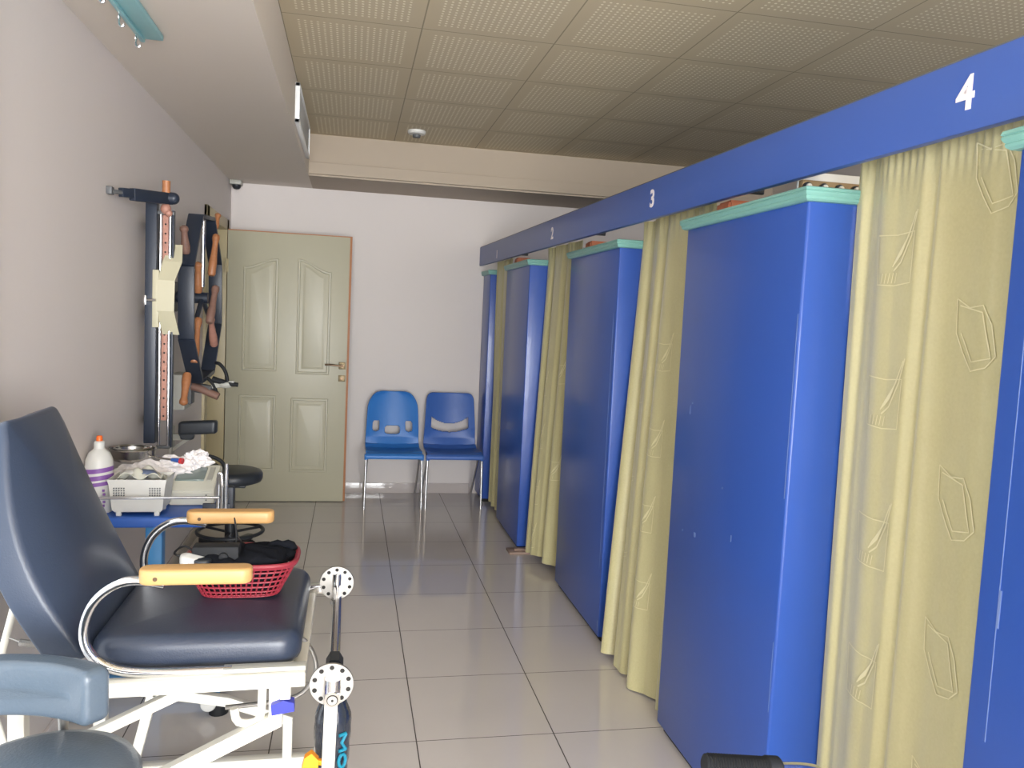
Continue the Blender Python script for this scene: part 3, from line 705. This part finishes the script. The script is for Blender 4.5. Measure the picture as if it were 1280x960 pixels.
glyph([[(1, 0), (0, 0)], [(1, 0), (1, .9)], [(.5, 0), (.5, .8)], [(0, 0), (0, .9)]], 0.344, 0.034)
m.build('print', TEALINK, ro)
m = MB(); m.cyl((-0.066, 1.885, 0.442), (-0.066, 1.865, 0.442), 0.009, n=12); m.poly([(-0.078, 1.852, 0.455), (-0.062, 1.852, 0.466), (-0.046, 1.852, 0.448), (-0.046, 1.852, 0.405), (-0.082, 1.852, 0.400), (-0.084, 1.852, 0.43)], (0, 0.02, 0)); m.bar((-0.066, 1.872, 0.44), (-0.03, 1.856, 0.44), 0.012, 0.012, 0.002); m.build('amber_knob', ORKNOB, ch)

# ------------------------------------------------------------------ red basket on the seat, with clothes and a black box
bk = thing('laundry_basket', (-0.27, 2.24, 0.73), 'red perforated plastic basket of black clothes on the chair seat', 'basket')
BC = Vector((-0.27, 2.235)); bz0, bz1 = 0.737, 0.822
def bfn(u, v):
    a = 2*pi*u; k_ = 0.70+0.30*v
    e = 4.0; ca, sa = cos(a), sin(a); q = (abs(ca)**e+abs(sa)**e)**(-1/e)
    return (BC.x+0.143*k_*q*ca, BC.y+0.105*k_*q*sa, bz0+(bz1-bz0)*v)
m = MB()
for j in range(7): m.tube([bfn(i/64, j/6) for i in range(64)], 0.0026, 6, closed=True)
for i in range(56): m.tube([bfn((i+.5)/56, v) for v in (0, .5, 1)], 0.0024, 6)
m.build('mesh_side', REDP, bk)
m = MB(); m.tube([bfn(i/64, 1.0) for i in range(64)], 0.0062, 8, closed=True); m.tube([tuple(Vector(bfn(i/64, 1.02))+Vector((0, 0, 0.002))) for i in range(64)], 0.007, 8, closed=True); m.build('rim', REDP, bk)
m = MB(); m.loft([[bfn(i/48, 0) for i in range(48)], [(p[0], p[1], p[2]+0.005) for p in [bfn(i/48, 0) for i in range(48)]]]); m.build('base', REDP, bk)
cl = MB(); rnd = random.Random(5); rings = []
for j in range(10):
    v = j/9; k_ = 0.90 if j < 6 else 0.90*(1-((j-5)/4.4)**2)**.5 if j < 9 else 0.06
    zz = bz0+0.012+0.086*v if j < 6 else bz0+0.062+0.045*((j-5)/4)**0.6
    rings.append([(BC.x+(Vector(bfn(i/40, min(1, .2+v)))-Vector((BC.x, BC.y, 0))).x*k_*rnd.uniform(.95, 1.0), BC.y+(Vector(bfn(i/40, min(1, .2+v))).y-BC.y)*k_*rnd.uniform(.95, 1.0), zz+(rnd.uniform(-.006, .016) if j > 4 else 0)) for i in range(40)])
cl.loft(rings)
cl.ball((-0.165, 2.26, 0.822), 0.035, 12, (1.0, 1.2, 0.5), 0.1); cl.ball((-0.195, 2.21, 0.818), 0.04, 12, (1.2, 1, 0.45), 0.1)
cl.tube([(-0.21, 2.27, 0.83), (-0.19, 2.275, 0.848), (-0.17, 2.27, 0.842), (-0.15, 2.28, 0.846), (-0.14, 2.27, 0.83)], 0.013, 8, 1)
tag(cl.build('black_clothes', BLACKC, smooth=80), 'crumpled black clothes filling the red basket', 'clothes')
t = thing('control_box', (-0.328, 2.24, 0.83), 'black box with a round dial lying on the clothes in the red basket', 'control box')
B(-0.392, -0.274, 2.175, 2.225, 0.796, 0.868, 0.005).build('case', BLACKR, t)
MB().lathe((-0.312, 2.175, 0.842), (0, -1, 0), [(0.012, 0), (0.011, 0.008), (0.002, 0.009)], 18).build('dial', BLACKR, t)
m = MB(); m.tube([(-0.39, 2.24, 0.83), (-0.42, 2.25, 0.852), (-0.44, 2.26, 0.842), (-0.46, 2.28, 0.818), (-0.425, 2.28, 0.812), (-0.40, 2.26, 0.82)], 0.003, 8, 2); m.build('cable', CABLE, t)
m = MB(); m.tube([(-0.29, 2.25, 0.857), (-0.293, 2.27, 0.89), (-0.305, 2.30, 0.925), (-0.30, 2.33, 0.86), (-0.28, 2.32, 0.83)], 0.0022, 8, 2); m.build('cable', CABLE, t)
t = thing('shoe', (-0.385, 2.19, 0.82), 'white and black shoe poking out of the left end of the red basket', 'shoe')
m = MB(); m.pillow(0.085, 0.05, 0.035, 0.022, 0.012, lambda a, b, c: (-0.378+a, 2.175+b, 0.826+c+0.010*(-a/0.04)), 5, 4, 0.004); m.build('upper', WPLAST, t, smooth=60)
m = MB(); m.pillow(0.055, 0.054, 0.016, 0.02, 0.006, lambda a, b, c: (-0.365+a, 2.175+b, 0.833+c), 5, 3, 0.002); m.build('dark_panel', BLACKP, t)

# ------------------------------------------------------------------ blue pedestal table with clinic things
tb = thing('pedestal_table', (-0.70, 3.28, 0), 'small blue table on a light blue pedestal behind the navy chair', 'table')
B(-0.935, -0.515, 3.07, 3.52, 0.68, 0.72, 0.008, 3).build('table_top', TABLEB, tb)
m = MB(); m.box(-0.735, -0.675, 3.16, 3.22, 0.06, 0.68, 0.006); m.build('column', TABLEL, tb)
m = MB(); m.bar((-0.91, 3.19, 0.055), (-0.48, 3.19, 0.055), 0.05, 0.04, 0.006); m.build('cross_bar', TABLEL, tb)
for xx in (-0.915, -0.472):
    m = MB(); m.cyl((xx, 2.985, 0.048), (xx, 3.50, 0.048), 0.027, n=22); ft = m.build('foot_tube', TABLEL, tb)
    MB().lathe((xx, 2.987, 0.048), (0, -1, 0), [(0.0285, 0), (0.0285, 0.01), (0.024, 0.016), (0.003, 0.018)], 22).build('end_cap', WPLAST, ft)
    m = MB(); m.cyl((xx+0.032, 3.01, 0.0), (xx+0.032, 3.01, 0.05), 0.034, n=20); m.build('rubber_pad', BLACKR, ft)
gr = thing('chrome_guard_rail', (-0.45, 3.05, 0.72), 'thin chrome rail with upright tubes at the table front edge', 'rail')
m = MB(); m.cyl((-0.90, 3.045, 0.796), (-0.455, 3.045, 0.800), 0.005, n=12); m.build('rod', CHROME, gr)
m = MB(); m.tube([(-0.462, 3.05, 0.725), (-0.462, 3.05, 0.88), (-0.455, 3.05, 0.893), (-0.448, 3.05, 0.88), (-0.448, 3.05, 0.725)], 0.0062, 10, 1); m.build('loop_tube', CHROME, gr)
m = MB(); m.cyl((-0.432, 3.05, 0.72), (-0.432, 3.05, 0.925), 0.0065, n=12); m.build('upright', CHROME, gr)
m = MB(); m.box(-0.515, -0.42, 3.055, 3.067, 0.70, 0.775, 0.003); m.build('clamp_plate', NAVYM, gr)
m = MB(); m.box(-0.90, -0.885, 3.04, 3.055, 0.72, 0.80, 0.002); m.build('end_post', CHROME, gr)

t = thing('plastic_tray_basket', (-0.745, 3.14, 0.72), 'white plastic tray basket on short feet at the table front', 'basket')
def tray(off, z): return [(x_, y_, z) for x_, y_ in ((-0.832-off, 3.09-off*.6), (-0.660+off, 3.09-off*.6), (-0.660+off, 3.22+off*.6), (-0.832-off, 3.22+off*.6))]
m = MB(); m.loft([tray(-0.008, 0.734), tray(0.0, 0.742), tray(0.010, 0.835), tray(0.014, 0.850), tray(0.015, 0.856), tray(0.011, 0.856), tray(0.006, 0.84), tray(-0.004, 0.746)], True, True)
m.mi = 1
for cx_ in (-0.807, -0.685):
    for i in range(5):
        for j in range(5): m.box(cx_+(i-2)*0.0085-0.002, cx_+(i-2)*0.0085+0.002, 3.081, 3.09, 0.790+j*0.0085-0.002, 0.790+j*0.0085+0.002)
m.build('tub', [WPLAST, DGREY], t)
for xx, yy in ((-0.81, 3.10), (-0.68, 3.10), (-0.81, 3.2), (-0.68, 3.2)):
    B(xx-0.009, xx+0.009, yy-0.009, yy+0.009, 0.72, 0.737, 0.002).build('foot', WPLAST, t)
m = MB()
m.sheet(lambda u, v: (-0.82+0.15*u, 3.10+0.11*v, 0.852+0.02*sin(9*u+3*v)*sin(7*v+2)+0.018*sin(pi*u)), 20, 14)
m.mi = 1; m.ball((-0.735, 3.15, 0.866), 0.03, 12, (1.4, 1, 0.45), 0.12)
m.mi = 2; m.ball((-0.775, 3.15, 0.868), 0.03, 12, (1.2, 1, 0.4), 0.12)
tag(m.build('packet_pile', [DEVICE, GREYPK, WPLAST], smooth=60, solid=0.002), 'small blue grey and clear packets heaped in the white tray basket', 'packets')

t = thing('desk_device', (-0.60, 3.32, 0.72), 'pale sloped desktop device with grey screen beside the tray basket', 'device')
m = MB(); sec = [(3.25, 0.722), (3.25, 0.775), (3.262, 0.79), (3.44, 0.845), (3.46, 0.835), (3.46, 0.722)]
m.poly([(-0.672, a, b) for a, b in sec], (0.165, 0, 0)); bmesh.ops.bevel(m.bm, geom=m.bm.edges[:], offset=0.004, segments=2, affect='EDGES')
m.build('case', DEVICE, t)
m = MB(); m.bar((-0.662, 3.36, 0.826), (-0.555, 3.36, 0.826), 0.10, 0.006, 0.001)
for v in m.bm.verts: v.co.z += (v.co.y-3.36)*0.309-0.003
m.build('screen', LCD, t)
m = MB(); m.bar((-0.545, 3.36, 0.826), (-0.525, 3.36, 0.826), 0.10, 0.005, 0.001)
for v in m.bm.verts: v.co.z += (v.co.y-3.36)*0.309-0.003
m.build('key_strip', GREYM, t)
m = MB()
for zz in (0.742, 0.762): m.cyl((-0.535, 3.249, zz), (-0.535, 3.252, zz), 0.003, n=10)
m.build('screw', DGREY, t)

t = thing('lotion_bottle', (-0.896, 3.165, 0.72), 'white squeeze bottle with purple stripes and orange cap', 'bottle')
MB().lathe((-0.896, 3.165, 0.72), (0, 0, 1), [(0.002, 0), (0.044, 0), (0.048, 0.006), (0.048, 0.17), (0.046, 0.195), (0.036, 0.22), (0.020, 0.234), (0.0185, 0.236)], 32).build('body', WPLAST, t, smooth=50)
MB().lathe((-0.896, 3.165, 0.954), (0, 0, 1), [(0.0185, 0), (0.0185, 0.026), (0.012, 0.030)], 24).build('neck', WPLAST, t)
MB().lathe((-0.896, 3.165, 0.983), (0, 0, 1), [(0.011, 0), (0.0105, 0.016), (0.008, 0.020), (0.001, 0.0205)], 20).build('cap', ORANGE, t)
m = MB()
for i, zz in enumerate((0.878, 0.851, 0.828)):
    hh = 0.0085 if i < 2 else 0.007
    m.loft([[(-0.896+0.0484*cos(a), 3.165+0.0484*sin(a), zz+dz+0.006*cos(a)) for a in [2*pi*i_/32 for i_ in range(32)]] for dz in (-hh, hh)], False, False)
for i in range(5): m.box(-0.872+0.002*(i % 2), -0.864+0.002*(i % 2), 3.1125+0.002, 3.1195, 0.748+i*0.014, 0.756+i*0.014)
m.build('stripes', PURPLE, t)

m = MB(); rnd = random.Random(2)
from mathutils import noise as mnoise
def puff(c, sc, n, amp, freq):
    v = bmesh.ops.create_icosphere(m.bm, subdivisions=n, radius=1.0)['verts']
    for q in v:
        d_ = q.co.normalized(); f_ = 1+amp*mnoise.fractal(d_*freq+Vector(c)*7, 0.8, 2.1, 5)
        q.co = Vector(c)+Vector((d_.x*sc[0]*f_, d_.y*sc[1]*f_, d_.z*sc[2]*f_))
puff((-0.79, 3.36, 0.795), (0.135, 0.075, 0.070), 4, 0.32, 2.2)
puff((-0.68, 3.41, 0.822), (0.10, 0.06, 0.058), 4, 0.34, 2.4)
puff((-0.605, 3.44, 0.858), (0.055, 0.05, 0.042), 4, 0.5, 3.0)
tag(m.build('cotton_heap', COTTON, smooth=0), 'long heap of fluffy white cotton at the back of the table', 'cotton')
t = thing('steel_bowl', (-0.845, 3.42, 0.86), 'shallow round stainless steel bowl resting on the white cotton', 'bowl')
MB().lathe((-0.845, 3.42, 0.868), (0, 0, 1), [(0.002, 0), (0.070, 0), (0.082, 0.012), (0.086, 0.042), (0.090, 0.046), (0.088, 0.049), (0.083, 0.045), (0.078, 0.014), (0.002, 0.006)], 36).build('bowl', STEELBOWL, t)
MB().torus((-0.845, 3.42, 0.915), (0, 0, 1), 0.066, 0.005).build('inner_ring', STEELBOWL, t)
t = thing('marker_pen', (-0.70, 3.40, 0.885), 'thin pen with blue and red end lying on the cotton', 'pen')
MB().cyl((-0.80, 3.40, 0.887), (-0.685, 3.36, 0.880), 0.0045, n=12).build('barrel', STEELBOWL, t)
MB().cyl((-0.685, 3.36, 0.880), (-0.652, 3.348, 0.878), 0.007, 0.010, n=14).build('blue_cap', BLUEI, t)
MB().cyl((-0.652, 3.348, 0.878), (-0.640, 3.344, 0.877), 0.012, n=14).build('red_end', REDI, t)
t = thing('hose_handle', (-0.46, 3.43, 0.80), 'bent black hose with grips behind the sloped device', 'hose')
m = MB(); m.tube([(-0.60, 3.49, 0.868), (-0.565, 3.49, 0.874), (-0.53, 3.49, 0.862), (-0.505, 3.485, 0.842), (-0.49, 3.475, 0.80), (-0.49, 3.47, 0.74)], 0.008, 10, 2); m.build('hose', BLACKR, t)
m = MB(); m.box(-0.508, -0.46, 3.45, 3.49, 0.62, 0.75, 0.006); m.build('holder', NAVYM, t)
m = MB(); m.tube([(-0.59, 3.475, 0.860), (-0.555, 3.475, 0.846), (-0.52, 3.475, 0.826)], 0.010, 10, 1); m.build('grip', BLACKP, t)

# ------------------------------------------------------------------ wall exercisers on the left wall
t = thing('wall_post_exerciser', (XL, 3.76, 0.88), 'navy upright wall exerciser with two chrome rods and a holed brown strip', 'wall exerciser')
B(-0.882, -0.836, 3.745, 3.795, 0.880, 1.945, 0.003).build('post', NAVYM, t)
for zz in (0.95, 1.45, 1.85): MB().bar((-0.862, 3.79, zz), (-0.945, 4.075, zz), 0.022, 0.04, 0.002).build('standoff', NAVYM, t)
m = MB()
m.bar((-0.912, 3.48, 1.928), (-0.86, 3.60, 1.94), 0.022, 0.036, 0.003); m.bar((-0.885, 3.54, 1.93), (-0.79, 3.79, 1.952), 0.03, 0.05, 0.004); m.cyl((-0.79, 3.765, 1.953), (-0.79, 3.795, 1.953), 0.025, n=20)
m.cyl((-0.83, 3.772, 1.953), (-0.775, 3.772, 1.953), 0.026, n=20); m.ball((-0.775, 3.772, 1.953), 0.026, 16)
m.build('top_arm', NAVYM, t)
m = MB(); m.box(-0.95, -0.928, 3.42, 3.455, 1.912, 1.942, 0.003); m.cyl((-0.93, 3.44, 1.925), (-0.905, 3.49, 1.928), 0.008, n=10); m.build('wall_bracket', DGREY, t)
m = MB(); m.cyl((-0.803, 3.765, 1.965), (-0.803, 3.765, 2.025), 0.017, n=16); m.build('peg', PEGW, t)
m = MB(); m.ball((-0.803, 3.76, 1.905), 0.022, 14, (1.0, 1.0, 1.15)); m.ball((-0.79, 3.755, 1.887), 0.016, 12); m.build('stopper', PINKW, t)
for xx, zb in ((-0.824, 0.862), (-0.785, 0.862)):
    MB().cyl((xx, 3.765, zb), (xx, 3.765, 1.885), 0.0065, n=14).build('rod', CHROME, t)
m = MB(); m.box(-0.816, -0.793, 3.767, 3.775, 0.98, 1.88, 0.002)
m.mi = 1
for i in range(22): m.cyl((-0.8045, 3.7662, 1.0+i*0.04), (-0.8045, 3.770, 1.0+i*0.04), 0.0042, n=10)
m.build('holed_strip', [PINKW, DARKHOLE], t)
m = MB(); m.box(-0.84, -0.768, 3.755, 3.785, 1.880, 1.895, 0.003); m.box(-0.835, -0.775, 3.755, 3.785, 0.855, 0.868, 0.003); m.build('end_clamp', DGREY, t)
B(-0.777, -0.769, 3.76, 3.79, 0.86, 1.90, 0.001).build('edge_strip', NAVYM, t)

t = thing('curved_finger_ladder', (XL, 3.85, 1.5), 'beige faceted curved board mounted across the navy wall post', 'finger ladder')
m = MB()
fac = [(-0.790, -0.741, 3.80, 1.757), (-0.812, -0.732, 3.75, 1.680), (-0.824, -0.755, 3.72, 1.597), (-0.826, -0.757, 3.72, 1.464), (-0.812, -0.743, 3.765, 1.362)]
m.loft([[(xl, yy, zz), (xr, yy, zz), (xr, yy+0.007, zz), (xl, yy+0.007, zz)] for xl, xr, yy, zz in fac])
m.build('curved_strip', BEIGE, t, smooth=0)
m = MB(); m.box(-0.846, -0.820, 3.722, 3.742, 1.392, 1.640, 0.002); m.build('back_plate', BEIGE, t)
m = MB(); m.cyl((-0.878, 3.735, 1.508), (-0.83, 3.718, 1.510), 0.006, n=12); m.box(-0.882, -0.872, 3.725, 3.745, 1.487, 1.53, 0.002); m.build('clamp_screw', CHROME, t)

# shoulder wheel: octagonal navy rim standing off the wall, wooden handles round it
t = thing('shoulder_wheel', (XL, 4.70, 1.5), 'navy octagonal shoulder wheel with wooden handles on the left wall', 'shoulder wheel')
WC = (4.64, 1.535); WX = -0.80; WR = 0.485
m = MB(); pts = []
for i in range(8):
    a = radians(22.5+45*i+4); pts.append((WC[0]+WR*0.96*cos(a), WC[1]+WR*0.96*sin(a)))
for i in range(8):
    a, b = pts[i], pts[(i+1) % 8]
    m.bar((WX, a[0], a[1]), (WX, b[0], b[1]), 0.022, 0.075, 0.002, up=(1, 0, 0))
m.build('rim', NAVYM, t)
m = MB(); m.tube([(WX, WC[0], WC[1]+0.43), (WX, WC[0], WC[1]+0.06)], 0.013, 14); m.build('spoke', CHROME, t)
m = MB()
for a in (95+120, 95+240):
    a = radians(a); m.tube([(WX, WC[0], WC[1]), (WX, WC[0]+0.43*cos(a), WC[1]+0.43*sin(a))], 0.013, 12)
m.build('spoke', NAVYM, t)
m = MB(); m.cyl((XL+0.01, WC[0], WC[1]), (WX+0.03, WC[0], WC[1]), 0.03, n=20); m.cyl((XL+0.002, WC[0], WC[1]), (XL+0.02, WC[0], WC[1]), 0.08, n=24); m.build('hub', NAVYM, t)
def peg(p0, p1, r, mt, knob=True):
    p0, p1 = Vector(p0), Vector(p1); d_ = (p1-p0); L = d_.length
    m = MB(); pr = [(r*.75, 0), (r, 0.01), (r*1.05, L*.3), (r*.8, L*.55), (r*.7, L*.8), (r*1.0, L*.92), (r*.9, L), (r*.3, L+r*.4)]
    m.lathe(p0, d_, pr, 16); m.build('handle', mt, t, smooth=60)
peg((-0.775, 4.86, 1.93), (-0.765, 4.90, 2.015), 0.018, PEGW)
peg((-0.795, 4.16, 1.74), (-0.80, 4.13, 1.865), 0.021, BROWNW)
peg((-0.765, 4.70, 1.66), (-0.75, 4.75, 1.885), 0.021, PEGW)
peg((-0.79, 4.46, 1.56), (-0.785, 4.42, 1.71), 0.021, PEGW)
peg((-0.765, 4.66, 1.40), (-0.75, 4.76, 1.60), 0.022, BROWNW)
peg((-0.76, 4.80, 1.27), (-0.765, 4.70, 1.43), 0.022, PINKW)
peg((-0.785, 4.35, 1.20), (-0.78, 4.42, 1.425), 0.021, PEGW)
peg((-0.785, 4.18, 1.16), (-0.79, 4.12, 1.015), 0.021, PEGW)

t = thing('wrist_exerciser', (XL, 4.6, 1.02), 'grey wall box with curved black grips below the octagonal wheel', 'wrist exerciser')
B(-0.95, -0.872, 4.58, 4.78, 0.925, 1.118, 0.006).build('wall_box', GREYM, t)
m = MB(); m.box(-0.872, -0.842, 4.60, 4.70, 0.955, 1.09, 0.005); m.bar((-0.85, 4.64, 1.05), (-0.735, 4.60, 1.035), 0.04, 0.05, 0.005); m.build('mount', DGREY, t)
m = MB(); m.tube([(-0.84, 4.60, 1.055), (-0.80, 4.60, 1.045), (-0.70, 4.59, 1.003)], 0.021, 14); m.build('foam_grip', BROWNW, t)
for dx, dy, top in ((0, 0, 1.10), (0.055, 0.02, 1.185)):
    m = MB(); m.tube([(-0.775+dx, 4.62, top), (-0.755+dx, 4.60, top), (-0.725+dx, 4.60, top-0.035), (-0.712+dx, 4.60, top-0.08), (-0.71+dx, 4.60, 1.03+dx*0.8)], 0.0095, 12, 2); m.build('curved_bar', BLACKR, t)
m = MB(); m.tube([(-0.735, 4.605, 1.096), (-0.69, 4.60, 1.084), (-0.645, 4.60, 1.073), (-0.60, 4.60, 1.070)], [0.018, 0.016, 0.014, 0.012], 14, 1); m.build('black_grip', BLACKR, t)
m = MB(); m.ball((-0.665, 4.605, 1.07), 0.028, 14, (1.5, .8, .8)); m.bar((-0.74, 4.61, 1.06), (-0.62, 4.605, 1.078), 0.03, 0.03, 0.004); m.build('bracket', GREYM, t)

t = thing('forearm_pad', (XL, 4.62, 0.82), 'black padded arm on a pale bracket low on the left wall', 'arm pad')
m = MB(); m.pillow(0.20, 0.07, 0.072, 0.02, 0.014, lambda a, b, c: (-0.806+a, 4.615+b, 0.828+c+0.06*a), 5, 4, 0.002); m.build('pad', BLACKV, t, smooth=60)
m = MB(); m.cyl((-0.862, 4.585, 0.808), (-0.862, 4.655, 0.808), 0.042, n=28); m.bar((-0.862, 4.59, 0.79), (-0.862, 4.65, 0.79), 0.07, 0.06, 0.012); m.build('end_roll', BLACKV, t)
m = MB(); m.box(-0.95, -0.845, 4.61, 4.63, 0.755, 0.79, 0.003); m.box(-0.95, -0.935, 4.58, 4.66, 0.68, 0.83, 0.002); m.bar((-0.852, 4.62, 0.77), (-0.94, 4.62, 0.70), 0.018, 0.018, 0.002); m.build('bracket', GREYM, t)

# ------------------------------------------------------------------ handlebar at the bottom right
t = thing('exercise_handlebar', (0.72, 1.2, 0), 'chrome handlebar with ribbed black grip at the bottom edge', 'handlebar')
a, b = Vector((0.605, 1.205, 0.768)), Vector((0.745, 1.205, 0.751)); dd = (b-a)
pr = []
nrib = 44
for i in range(nrib+1):
    tt = i/nrib; L = dd.length*0.80*tt
    r = 0.0172+(0.0016 if i % 2 else -0.0016); r *= 1 if i > 1 else 0.86+0.07*i
    pr.append((r, L))
pr += [(0.0205, dd.length*0.82), (0.0205, dd.length*0.97), (0.017, dd.length)]
MB().lathe(a, dd, [(0.004, -0.001)]+pr, 22).build('grip', BLACKR, t, smooth=25)
m = MB(); m.tube([(0.74, 1.205, 0.751), (0.79, 1.205, 0.747), (0.83, 1.205, 0.735), (0.845, 1.205, 0.68), (0.845, 1.205, 0.04)], 0.0125, 16, 2); m.build('tube', CHROME, t)
m = MB(); m.bar((0.845, 0.95, 0.022), (0.845, 1.46, 0.022), 0.05, 0.044, 0.005); m.box(0.82, 0.87, 1.18, 1.23, 0.03, 0.09, 0.004); m.build('base', WHITEM, t)

# ------------------------------------------------------------------ light
def area(name, loc, rot, sx, sy, e, col):
    l = bpy.data.lights.new(name, 'AREA'); l.shape = 'RECTANGLE'; l.size = sx; l.size_y = sy; l.energy = e; l.color = col
    o = bpy.data.objects.new(name, l); COL.objects.link(o); o.location = loc; o.rotation_euler = rot; return o
area('window_daylight', (1.0, YF-0.13, 1.27), (radians(82), 0, 0), 3.8, 2.25, 800, (0.97, 0.985, 1.0))
area('side_window_daylight', (XL-0.13, 1.3, 1.2), (0, radians(-80), 0), 2.1, 1.9, 18, (0.95, 0.975, 1.0))
wd = bpy.data.worlds.new('world'); S.world = wd; wd.use_nodes = True
wd.node_tree.nodes['Background'].inputs[0].default_value = (0.85, 0.92, 1.0, 1); wd.node_tree.nodes['Background'].inputs[1].default_value = 1.0

# ------------------------------------------------------------------ camera
FPX, YAW, PITCH, ROLL, CH = 1004.64, 0.1998, 0.0812, 0.0467, 1.502
cam = bpy.data.cameras.new('camera'); co = bpy.data.objects.new('camera', cam); COL.objects.link(co)
cam.sensor_fit = 'HORIZONTAL'; cam.sensor_width = 36.0; cam.lens = FPX/1280*36.0; cam.clip_start = 0.02
cy, sy, cp, sp, cr, sr = cos(YAW), sin(YAW), cos(PITCH), sin(PITCH), cos(ROLL), sin(ROLL)
F = Vector((sy*cp, cy*cp, -sp)); r = Vector((cy, -sy, 0)); u = r.cross(F)
R2 = r*cr+u*sr; U2 = u*cr-r*sr
co.matrix_world = Matrix(((R2.x, U2.x, -F.x, 0), (R2.y, U2.y, -F.y, 0), (R2.z, U2.z, -F.z, CH), (0, 0, 0, 1)))
S.camera = co
S.view_settings.view_transform = 'Standard'; S.view_settings.look = 'None'; S.view_settings.exposure = 0.0; S.view_settings.gamma = 1.0; S.view_settings.use_curve_mapping = False
S.cycles.use_denoising = True
S.cycles.max_bounces = 10; S.cycles.diffuse_bounces = 6; S.cycles.glossy_bounces = 5
